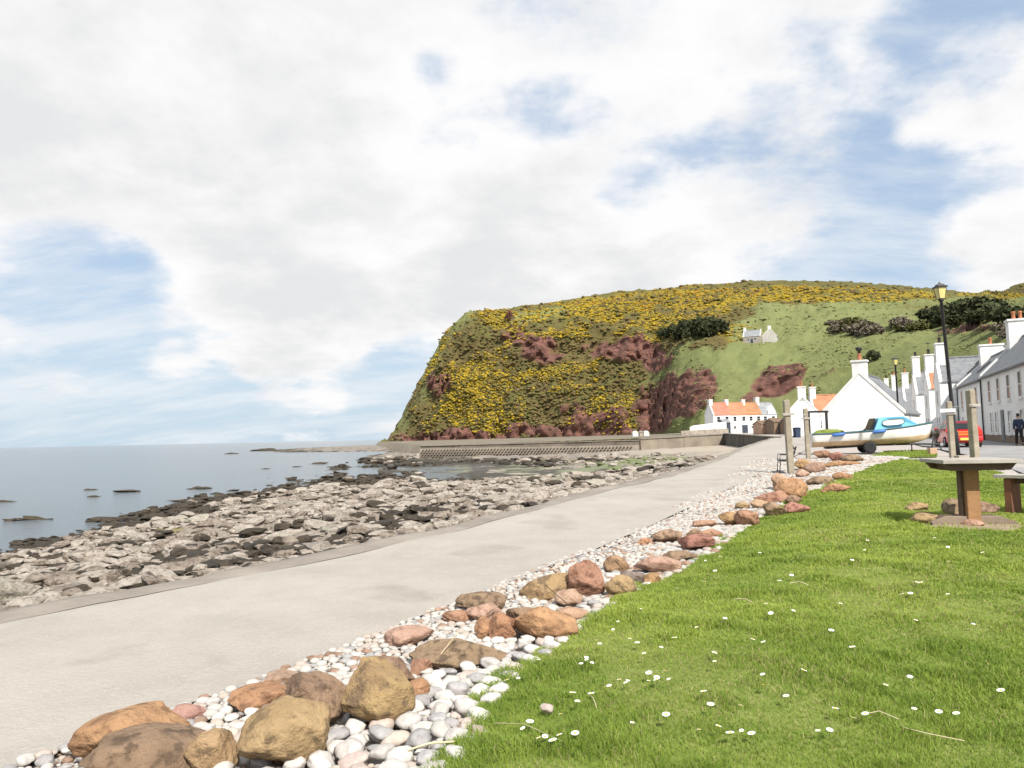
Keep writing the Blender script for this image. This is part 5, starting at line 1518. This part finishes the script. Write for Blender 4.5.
for i in range(ns_):
    s = i / (ns_ - 1)
    for k in range(-nq, nq + 1):
        q = abs(k) / nq
        yq = half(s) * (math.sin(q ** .72 * math.pi / 2) ** .8) * (1 if k > 0 else -1)
        zq = keel(s) + (sheer(s) - keel(s)) * (q ** 1.75)
        hv.append((hull_x(s, q), yq if k else 0, zq))
nn = 2 * nq + 1
for i in range(ns_ - 1):
    for k in range(nn - 1):
        q = abs(k + .5 - nq) / nq
        hf.append((i * nn + k, i * nn + k + 1, (i + 1) * nn + k + 1, (i + 1) * nn + k)); hm.append(1 if q < .62 - .06 * i / ns_ else 0)
h = MB(); h.add(hv, hf, 0, True); h.m = hm
h.add(hv[:nn], [tuple(range(nn))], 0)
o = h.build('hull', [MT['hull_white'], MT['hull_buff']], boat); md = o.modifiers.new('skin', 'SOLIDIFY'); md.thickness = .03; md.offset = -1
for sgn in (-1, 1):
    g_ = MB(); g_.tube([(hull_x(i / 28, 1), sgn * (half(i / 28) + .012), sheer(i / 28)) for i in range(29)], .035, 8); g_.build('gunwale', MT['trim_green'], boat)
dk = MB()
pts_ = [(hull_x(s, 1), half(s) * .97, sheer(s) - .012) for s in np.linspace(.55, .995, 14)]
dk.add(pts_ + [(p[0], -p[1], p[2]) for p in pts_], [(i, i + 1, 15 + i, 14 + i) for i in range(13)], 0); dk.build('foredeck', MT['hull_white'], boat)
dk = MB(); dk.box((-1.4, 0, .78), (2.8, 1.5, .04)); dk.build('deck', MT['wood_grey'], boat)
for x in (-1.9, -.6):
    dk = MB(); dk.box((x, 0, .98), (.3, 1.75, .04)); dk.build('thwart', MT['wood_warm'], boat)
cb = MB()                                              # cabin: side profile, narrowing towards the top
prof = [(.02, 0), (.32, .60), (.55, .64), (1.55, .56), (2.30, .04), (2.30, 0)]
lo, up = .86, .66
def cab_y(x, z): return (lo - (lo - up) * min(z / .62, 1)) * (1 - max(0, x - .9) ** 2 * .26)
for sgn in (1, -1): pass
va = [(x, cab_y(x, z), sheer((x + LB / 2) / LB) - .02 + z) for x, z in prof]; vb = [(x, -y, z) for x, y, z in va]
n6 = len(prof)
cb.add(va + vb, [tuple(range(n6)), tuple(range(2 * n6 - 1, n6 - 1, -1))] + [(i, i + 1, n6 + i + 1, n6 + i) for i in range(n6 - 1)])
cab = cb.build('cabin', MT['cabin_blue'], boat, bevel=.04, seg=3)
for sgn in (1, -1):
    w = MB(); ring_ = []; n_ = 22
    def cpt(a, ex, off):
        x = 1.0 + (.52 + ex) * math.copysign(abs(math.cos(a)) ** .65, math.cos(a)); z = .33 + (.135 + ex) * math.copysign(abs(math.sin(a)) ** .65, math.sin(a)) - .03 * (x - 1.0)
        return (x, sgn * (cab_y(x, z) + off), sheer((x + LB / 2) / LB) - .02 + z)
    w.add([cpt(k * 2 * math.pi / n_, 0, .012) for k in range(n_)], [tuple(range(n_))]); pn = w.build('window', MT['perspex'], cab)
    w = MB(); w.tube([cpt(k * 2 * math.pi / n_, .015, .012) for k in range(n_ + 1)], .02, 6); w.build('window_trim', MT['trim_green'], cab)
w = MB(); w.box((.05, 0, 1.40), (.05, 1.3, .62), 0, Matrix.Rotation(R(26), 4, 'Y') @ Matrix.Translation((-.68, 0, -.06))); w.build('windscreen', MT['glass'], cab)
w = MB(); w.tube([(2.0, 0, 1.35), (2.0, 0, 1.95)], .02, 6); w.build('post', MT['trim_green'], boat)
for x in (-1.75, .22):
    fd_ = MB(); s = (x + LB / 2) / LB
    fd_.tube([(x - .32, -half(s) - .10, sheer(s) - .10), (x - .26, -half(s) - .10, sheer(s) - .09), (x + .26, -half(s) - .10, sheer(s) - .05), (x + .32, -half(s) - .10, sheer(s) - .05)], [.03, .085, .085, .03], 10)
    fd_.build('fender', MT['fender_blue'], boat)
lmp = MB(); lmp.lathe([(.06, 0), (.06, .08), (.03, .12)], 10, 0, Matrix.Translation((-.45, -.9, sheer(.42) + .02))); lmp.build('cleat', MT['black_iron'], boat)
V_, F_ = blob_mesh(3, 12, .12, .4); 
o = mesh_np('fishing_net', V_ * [.85, .5, .55] , F_, MT['net'], smooth=False); Mb = Matrix.LocRotScale(boat.location, boat.rotation_euler, boat.scale)
q = Mb @ Vector((-2.1, 0, 1.12)); o.location = q; o.rotation_euler = boat.rotation_euler; o.scale = (.85, .85, .85); tag(o, 'heap of green netting lying in the stern of the boat', 'net')
# trailer
tr_ = empty('boat_trailer', (Pb[0] + .18, Pb[1], Pb[2]), R(-14), 'black boat trailer with fat tyres carrying the cabin boat', 'trailer')
tr_.scale = (.88, .88, .92)
k = MB()
for y in (-.45, .45): k.tube([(-2.3, y, .30), (.2, y, .42), (2.2, y * .55, .44)], .045, 8)
k.tube([(2.2, -.25, .44), (3.3, 0, .40)], .045, 8); k.tube([(2.2, .25, .44), (3.3, 0, .40)], .045, 8); k.tube([(-2.3, -.45, .30), (-2.3, .45, .30)], .045, 8)
k.build('chassis', MT['black_iron'], tr_)
k = MB(); k.tube([(-.25, -.85, .31), (-.25, .85, .31)], .035, 8); k.build('axle', MT['black_iron'], tr_)
for y in (-.80, .80):
    k = MB(); M = Matrix.Translation((-.25, y, .31)) @ Matrix.Rotation(R(90), 4, 'X')
    k.lathe([(.17, -.10), (.27, -.11), (.31, -.07), (.31, .07), (.27, .11), (.17, .10)], 22, 0, M); wl = k.build('wheel', MT['rubber'], tr_)
    k = MB(); k.lathe([(.16, -.085), (.17, -.105), (.17, .105), (.16, .085)], 18, 0, M); k.build('rim', MT['trim_green'], wl)
k = MB(); k.tube([(1.95, 0, 0), (1.95, 0, .45)], .03, 6); k.box((1.95, 0, .02), (.25, .25, .04)); k.build('prop', MT['black_iron'], tr_)
k = MB()
for x in (-1.9, 1.0): k.box((x, 0, .42), (.12, 1.1, .07))
k.build('bolster', MT['wood_dark'], tr_)
# dark winch post and outboard shape at the bow
q = at(934, 440, 35.5); q[2] = land_z(q[0:1], q[1:2])[0]
wn = empty('winch', q, 0, 'dark rusty winch on a stand at the bow of the boat', 'winch')
k = MB(); k.tube([(-.25, -.2, 0), (0, 0, .75)], .03, 6); k.tube([(.25, -.2, 0), (0, 0, .75)], .03, 6); k.tube([(0, .3, 0), (0, 0, .75)], .03, 6); k.build('stand', MT['black_iron'], wn)
k = MB(); M = Matrix.Translation((0, 0, .85)) @ Matrix.Rotation(R(90), 4, 'Y'); k.lathe([(.22, -.18), (.22, -.15), (.1, -.14), (.1, .14), (.22, .15), (.22, .18)], 14, 0, M); k.build('drum', mat('rusty_iron', (.10, .06, .045), (.05, .05, .045), .8, 6), wn)
k = MB(); k.tube([(.2, 0, .85), (.36, 0, .85), (.36, -.05, 1.15), (.5, -.05, 1.15)], .02, 6); k.build('crank', MT['trim_green'], wn)

# ------------------------------------------------------------------ red car
MT['car_red'] = mat('car_red_paint', (.52, .022, .025), (.46, .02, .022), .25, 1, spec=.6)
MT['lamp_red'] = mat('tail_lamp', (.62, .05, .03), (.5, .03, .02), .2, 4)
MT['lamp_orange'] = mat('orange_reflective_band', (.85, .22, .03), (.75, .18, .03), .4, 4)
MT['plastic_grey'] = mat('car_trim', (.05, .05, .055), (.04, .04, .045), .6, 6)
MT['plate'] = mat('number_plate_blank', (.78, .66, .12), (.74, .62, .1), .5, 3)
q = at(966, 448, 39.5); q[2] = land_z(q[0:1], q[1:2])[0] + .012
car = empty('parked_car', q, R(-19), 'red hatchback parked in the village street behind the clothes posts, rear towards us', 'car')
prof = [(-.02, .42), (.0, .62), (.06, .86), (.20, .94), (.48, 1.32), (.75, 1.43), (1.7, 1.44), (2.05, 1.38), (2.75, .98), (3.55, .86), (3.72, .72), (3.76, .40), (3.6, .25), (.15, .25)]
bv = MB(); npf = len(prof); lay = []
for yy_, ins in ((-.84, .06), (-.80, .0), (.80, .0), (.84, .06)): pass
for yw in (-1, 1):
    for (py2, pz) in prof:
        wv = .83 if pz < .95 else .83 - (pz - .92) * .42
        lay.append((yw * wv, py2, pz))
bv.add(lay, [tuple(range(npf)), tuple(range(2 * npf - 1, npf - 1, -1))] + [(i, (i + 1) % npf, npf + (i + 1) % npf, npf + i) for i in range(npf)])
body = bv.build('body', MT['car_red'], car, bevel=.045, seg=3)
k = MB(); k.add([(-.62, .215, .985), (.62, .215, .985), (.56, .455, 1.29), (-.56, .455, 1.29)], [(0, 1, 2, 3)]); 
o = k.build('rear_window', MT['glass'], car); o.location = (0, -.02, .012); md = o.modifiers.new('s', 'SOLIDIFY'); md.thickness = .01
for sgn in (-1, 1):
    k = MB(); wq = lambda z: .83 - (z - .92) * .42 + .008
    k.add([(sgn * wq(1.0), .42, 1.0), (sgn * wq(1.0), 1.45, 1.0), (sgn * wq(1.34), 1.45, 1.34), (sgn * wq(1.30), .66, 1.30)], [(0, 1, 2, 3)])
    k.add([(sgn * wq(1.0), 1.52, 1.0), (sgn * wq(1.0), 2.55, 1.0), (sgn * wq(1.34), 2.05, 1.34), (sgn * wq(1.34), 1.52, 1.34)], [(0, 1, 2, 3)])
    o = k.build('side_window', MT['glass'], car)
    k = MB(); k.box((sgn * .70, .02, .80), (.20, .09, .30)); k.build('tail_light', MT['lamp_red'], car, bevel=.02)
    k = MB(); k.box((sgn * .93, 2.3, 1.02), (.16, .1, .13)); k.build('wing_mirror', MT['car_red'], car, bevel=.03)
    for yy_ in (.72, 3.02):
        M = Matrix.Translation((sgn * .76, yy_, .30)) @ Matrix.Rotation(R(90), 4, 'Y')
        k = MB(); k.lathe([(.18, -.10), (.28, -.105), (.305, -.07), (.305, .07), (.28, .105), (.18, .10)], 22, 0, M); wl = k.build('wheel', MT['rubber'], car)
        k = MB(); k.lathe([(.19, -.095), (.12, -.11), (.12, .11), (.19, .095)], 14, 0, M); k.build('rim', MT['perspex'], wl)
k = MB(); k.box((0, -.04, .47), (1.62, .16, .24)); k.build('bumper', MT['car_red'], car, bevel=.05)
k = MB(); k.box((0, .003, .70), (1.12, .06, .10)); k.build('reflective_band', MT['lamp_orange'], car, bevel=.01)
k = MB(); k.box((0, .035, .83), (1.1, .06, .07)); k.build('reflective_band', MT['lamp_orange'], car, bevel=.01)
k = MB(); k.box((0, -.125, .46), (.52, .02, .115)); k.build('number_plate', MT['plate'], car)
k = MB(); k.box((0, .50, 1.42), (1.1, .16, .03)); k.build('spoiler', MT['plastic_grey'], car, bevel=.01)
k = MB(); k.tube([(0, .43, 1.18), (.28, .36, 1.10)], .01, 5); k.build('wiper', MT['plastic_grey'], car)
# dark car further along
q = at(925, 437.5, 56); q[2] = land_z(q[0:1], q[1:2])[0] + .012
MT['car_blue'] = mat('car_pale_blue_paint', (.40, .47, .55), (.36, .43, .5), .3, 1)

# ------------------------------------------------------------------ the walking person
def skin_mesh(name, joints, edges, m, parent=None, sub=2):
    me = bpy.data.meshes.new(name); names = list(joints)
    me.from_pydata([joints[k][:3] for k in names], [(names.index(a), names.index(b_)) for a, b_ in edges], [])
    o = bpy.data.objects.new(name, me); COL.objects.link(o)
    o.modifiers.new('skin', 'SKIN')
    for i, k in enumerate(names):
        r_ = joints[k][3]; r2 = joints[k][4] if len(joints[k]) > 4 else r_
        me.skin_vertices[0].data[i].radius = (r_, r2); me.skin_vertices[0].data[i].use_root = (i == 0)
    s = o.modifiers.new('sub', 'SUBSURF'); s.levels = sub; s.render_levels = sub
    me.materials.append(m)
    for p in me.polygons: p.use_smooth = True
    if parent: o.parent = parent
    return o


MT['skin'] = mat('skin', (.52, .33, .25), (.47, .29, .21), .55, 12)
MT['navy'] = mat('navy_jacket', (.022, .038, .075), (.03, .048, .09), .85, 10, bump=.2)
MT['trousers'] = mat('dark_trousers', (.018, .018, .02), (.028, .027, .028), .9, 12, bump=.2)
MT['hair'] = mat('dark_grey_hair', (.05, .042, .035), (.03, .025, .02), .8, 40)
q = at(1020, 445.5, 41); q[2] = land_z(q[0:1], q[1:2])[0] + .012
per = empty('person', q, R(160), 'person in navy jacket and dark trousers walking in the street by the white cottages', 'person')
# facing local -y; mid stride
J = {'pelvis': (0, 0, .93, .125, .10), 'waist': (0, 0, 1.08, .125, .095), 'chest': (0, -.02, 1.28, .155, .11), 'neckb': (0, -.02, 1.44, .075, .07), 'neck': (0, -.035, 1.52, .055, .055), 'head0': (0, -.05, 1.60, .072, .085), 'head1': (0, -.055, 1.70, .075, .09), 'head2': (0, -.05, 1.765, .05, .06),
     'hipL': (.09, 0, .88, .09), 'kneeL': (.095, -.17, .50, .062), 'ankL': (.095, -.22, .10, .042), 'toeL': (.10, -.38, .045, .038), 'hipR': (-.09, 0, .88, .09), 'kneeR': (-.095, .02, .50, .062), 'ankR': (-.095, .30, .17, .042), 'toeR': (-.10, .22, .05, .036),
     'shL': (.19, -.01, 1.40, .062), 'elL': (.24, .10, 1.14, .048), 'wrL': (.235, .02, .91, .033), 'haL': (.23, 0, .85, .03, .018), 'shR': (-.19, -.01, 1.40, .062), 'elR': (-.24, .0, 1.13, .048), 'wrR': (-.235, -.16, .94, .033), 'haR': (-.23, -.19, .885, .03, .018)}
E = [('pelvis', 'waist'), ('waist', 'chest'), ('chest', 'neckb'), ('neckb', 'neck'), ('neck', 'head0'), ('head0', 'head1'), ('head1', 'head2'), ('pelvis', 'hipL'), ('hipL', 'kneeL'), ('kneeL', 'ankL'), ('ankL', 'toeL'), ('pelvis', 'hipR'), ('hipR', 'kneeR'), ('kneeR', 'ankR'), ('ankR', 'toeR'),
     ('chest', 'shL'), ('shL', 'elL'), ('elL', 'wrL'), ('wrL', 'haL'), ('chest', 'shR'), ('shR', 'elR'), ('elR', 'wrR'), ('wrR', 'haR')]
for sd_, sg in (('L', 1), ('R', -1)):
    hx, hy, hz = J['ha' + sd_][:3]
    for f_ in range(4):
        b0 = 'f%d%s' % (f_, sd_); dy = (f_ - 1.5) * .019; ln = (.070, .082, .078, .062)[f_]
        J[b0 + 'a'] = (hx, hy + dy, hz - .02, .0085); J[b0 + 'b'] = (hx - sg * .004, hy + dy, hz - .02 - ln * .55, .008); J[b0 + 'c'] = (hx - sg * .022, hy + dy * .9, hz - .02 - ln * .95, .0065)
        E += [('ha' + sd_, b0 + 'a'), (b0 + 'a', b0 + 'b'), (b0 + 'b', b0 + 'c')]
    J['t' + sd_ + 'a'] = (hx - sg * .012, hy - .038, hz + .02, .010); J['t' + sd_ + 'b'] = (hx - sg * .02, hy - .052, hz - .03, .008)
    E += [('ha' + sd_, 't' + sd_ + 'a'), ('t' + sd_ + 'a', 't' + sd_ + 'b')]
J['nose0'] = (0, -.125, 1.675, .018); J['nose1'] = (0, -.155, 1.655, .012); E += [('head1', 'nose0'), ('nose0', 'nose1')]
for sg, nm in ((1, 'earL'), (-1, 'earR')):
    J[nm] = (sg * .082, -.045, 1.675, .012, .022); E.append(('head1', nm))
skin_mesh('body', J, E, MT['skin'], per)
def grow(keys, edges, add, m, name):
    JJ = {k: tuple(list(J[k][:3]) + [v + add for v in J[k][3:]]) for k in keys}
    return JJ
keys = ['pelvis', 'waist', 'chest', 'neckb', 'shL', 'elL', 'wrL', 'shR', 'elR', 'wrR']
JJ = grow(keys, None, .022, None, None); JJ['hem'] = (0, 0, .84, .165, .135)
skin_mesh('jacket', JJ, [('pelvis', 'hem'), ('pelvis', 'waist'), ('waist', 'chest'), ('chest', 'neckb'), ('chest', 'shL'), ('shL', 'elL'), ('elL', 'wrL'), ('chest', 'shR'), ('shR', 'elR'), ('elR', 'wrR')], MT['navy'], per)
keys = ['pelvis', 'hipL', 'kneeL', 'ankL', 'hipR', 'kneeR', 'ankR']
JJ = grow(keys, None, .018, None, None)
skin_mesh('trousers', JJ, [('pelvis', 'hipL'), ('hipL', 'kneeL'), ('kneeL', 'ankL'), ('pelvis', 'hipR'), ('hipR', 'kneeR'), ('kneeR', 'ankR')], MT['trousers'], per)
for a, b_ in (('ankL', 'toeL'), ('ankR', 'toeR')):
    JJ = {a: tuple(list(J[a][:2]) + [J[a][2] - .03, .055]), b_: tuple(list(J[b_][:3]) + [.048, .042])}
    skin_mesh('shoe', JJ, [(a, b_)], MT['rubber'], per)
JJ = {'a': (0, -.030, 1.70, .080, .085), 'b': (0, -.042, 1.755, .066, .080), 'c': (0, -.005, 1.63, .056, .045)}
skin_mesh('hair', JJ, [('a', 'b'), ('a', 'c')], MT['hair'], per)
for sg in (1, -1):
    e = MB(); e.lathe([(.001, -.010), (.010, -.006), (.012, 0), (.010, .006), (.001, .010)], 9, 0, Matrix.Translation((sg * .032, -.142, 1.69)) @ Matrix.Rotation(R(90), 4, 'X')); e.build('eye', MT['trousers'], per)
mo = MB(); mo.box((0, -.142, 1.615), (.05, .012, .010)); mo.build('mouth', mat('lips', (.36, .15, .12), (.32, .13, .1), .6, 20), per)

# a blue bin by the sheds
bn = MB(); bn.prism([(-.27, 0), (.27, 0), (.32, 1.0), (-.32, 1.0)], 'y', -.28, .28); q = at(797, 434.6, 80); q[2] = 4 - h_land(80)
bt = empty('wheelie_bin', q, R(10), 'small dark blue wheelie bin standing between the clothes posts in the distance', 'bin')
bn.build('body', MT['navy'], bt, bevel=.03); ld = MB(); ld.prism([(-.35, 1.0), (.35, 1.0), (.35, 1.05), (0, 1.1), (-.35, 1.05)], 'y', -.33, .31); ld.build('lid', MT['navy'], bt, bevel=.01)
k = MB(); M = Matrix.Translation((0, .3, .1)) @ Matrix.Rotation(R(90), 4, 'Y'); k.lathe([(.1, -.3), (.1, -.25), (.02, -.24), (.02, .24), (.1, .25), (.1, .3)], 10, 0, M); k.build('wheel', MT['rubber'], bt)

# ------------------------------------------------------------------ loose rocks on the shore
MT['shore_pale'] = stone_mat('pale_shore_stone', (.45, .405, .345), (.30, .26, .21), (.15, .12, .09), .60)
MT['shore_weed'] = stone_mat('weedy_shore_stone', (.075, .06, .042), (.035, .029, .021), (.16, .13, .09), .60)
MT['weed'] = mat('bladder_wrack', (.055, .042, .022), (.025, .02, .012), .6, 8, bump=.8, bscale=20, rand=.3)
SRK = [rock_mesh('shore_rock', 1200 + k, (2, 1.45 + .1 * (k % 4), .65 + .1 * (k % 3)), 4, facets=14, rough=.07, mats=MT['shore_pale'], cut=.42) for k in range(8)]
SRM = [o.data for o in SRK]
SWM = []
for me in SRM:
    m2 = me.copy(); m2.materials[0] = MT['shore_weed']; SWM.append(m2)
for o in SRK: bpy.data.objects.remove(o)
cand = []
tries = 0
g = np.random.default_rng(77)
cpx = g.uniform(-60, 660, 9000); cd = np.exp(g.uniform(np.log(6.5), np.log(72), 9000))
cx_ = (cpx - 512) / 740 * cd
cz, cF, crk, cid = shore_height(cx_, cd, True)
okc = (cF[:, 1] > .22) & (cz > .02) & (cx_ < xPL(cd) - .9 - .02 * cd) & (crk > .15) & ((cF[:, 2] < .75) | (g.random(9000) < .35))
idx = np.nonzero(okc)[0]
taken = []; npale = nweed = 0
for k in idx:
    s = (.10 + .26 * g.random() ** 1.8) * (1 + cd[k] / 45)
    if any((cx_[k] - a) ** 2 + (cd[k] - b_) ** 2 < (1.35 * (s + c_)) ** 2 for a, b_, c_ in taken): continue
    wdy = (cF[k, 2] + .55 * fbm(cx_[k:k + 1] * .5, cd[k:k + 1] * .5, octs=4, s=60)[0]) > .52 or cz[k] < .3
    if wdy and nweed >= 95: continue
    if not wdy and npale >= 200: continue
    nweed += wdy; npale += not wdy
    taken.append((cx_[k], cd[k], s))
    if wdy: s *= .72
    me = (SWM if wdy else SRM)[int(g.integers(8))]
    o = bpy.data.objects.new('shore_rock', me); COL.objects.link(o)
    o.location = (cx_[k], cd[k], cz[k] - s * .22); o.scale = (s, s, s * g.uniform(.7, 1.1)); o.rotation_euler = (g.uniform(-.22, .22), g.uniform(-.22, .22), g.normal(.55, .5))
    if cd[k] > 999: pass
    elif wdy: tag(o, 'dark weed covered rock on the lower shore', 'rock', 'weedy rocks on the lower shore')
    else: tag(o, 'pale bare rock on the rocky shore beside the path', 'rock', 'pale rocks on the shore')
# everything smaller between them: one mass of rubble
nr0 = 38000
cpx = g.uniform(-80, 740, nr0); cd = np.exp(g.uniform(np.log(5.5), np.log(150), nr0)); cx_ = (cpx - 512) / 740 * cd
cz, cF, crk, cid = shore_height(cx_, cd, True)
okc = (cF[:, 1] > .10) & (cz > np.where(cd > 48, .05, -.02)) & (cx_ < xPL(cd) - .55 - .012 * cd) & (g.random(nr0) < np.clip(cF[:, 1] * 2.6, 0, 1) * (1 - sstep(.2, .6, cF[:, 4])))
okc &= ~((cd > 115) & (cx_ > -16))
cx_, cd, cz, cF = cx_[okc], cd[okc], cz[okc], cF[okc]
sz = (.04 + .15 * g.random(len(cx_)) ** 2.6) * (1 + cd / 30)
wd = (cF[:, 2] + .55 * fbm(cx_ * .5, cd * .5, octs=4, s=60) + .6 * (1 - sstep(0, .65, cz)) + 1.0 * (g.random(len(cx_)) - .5)) > .74
gr = (cF[:, 3] + .3 * (g.random(len(cx_)) - .5)) > .5
mi = np.where(wd, np.where(g.random(len(cx_)) < .5, 2, 3), np.where(g.random(len(cx_)) < .6, 0, 1)); mi = np.where(gr & (g.random(len(cx_)) < .7), 4, mi)
RV = [rock_shape(1300 + k, (2, 1.5, .80), 2, 9, .12, .42) for k in range(8)]
tag(scatter('shore_rubble', np.stack([cx_, cd, cz - sz * .25], -1), sz, mi, [MT['shore_pale'], stone_mat('brown_shore_stone', (.31, .265, .215), (.20, .165, .13), (.11, .085, .06)), MT['shore_weed'], MT['weed'], mat('green_weed', (.10, .14, .045), (.17, .18, .08), .8, 6, bump=.5)], nvar=8, var=RV, smooth=False),
    'rubble of small pale and weed covered stones over the shore', 'rubble', kind='stuff')
# skerries breaking the water
for k, (px, py, wp, lb) in enumerate([(38, 519, 44, 'long dark skerry nearest the left edge'), (12, 521, 20, 'small dark skerry at the left edge of the water'), (92, 490, 16, 'tiny dark skerry alone in the near water'), (108, 521, 48, 'dark weedy reef just off the near rocks'), (94, 497, 14, 'tiny brown skerry out from the reef'), (128, 492, 26, 'low dark skerry in the middle of the near water'), (6, 502, 22, 'pale brown skerry at the far left'),
                                 (200, 489, 26, 'thin reddish skerry beyond the middle one'), (232, 491, 16, 'round dark skerry beside the reddish one'), (190, 501, 40, 'dark reef joining the shore in mid bay'), (216, 494, 12, 'small dark skerry between two reefs'), (232, 454, 16, 'far dark skerry alone on the open water'), (262, 451, 30, 'far low skerry near the headland shelf'), (266, 469, 10, 'dark skerry left of the far reef'), (298, 467, 12, 'dark skerry touching the far reef'), (318, 464, 22, 'dark weedy skerry beside the far reef')]):
    p = on_z(px, py, 0.0); w_ = wp / FPX * p[1]
    o = rock_mesh('skerry', 1500 + k, (w_, w_ * .55, max(.22, w_ * .16)), 4, facets=12, rough=.26, cut=.4, mats=MT['shore_weed']); o.location = (p[0], p[1], -max(.22, w_ * .16) * .42); tag(o, lb, 'skerry', 'skerries off the shore')
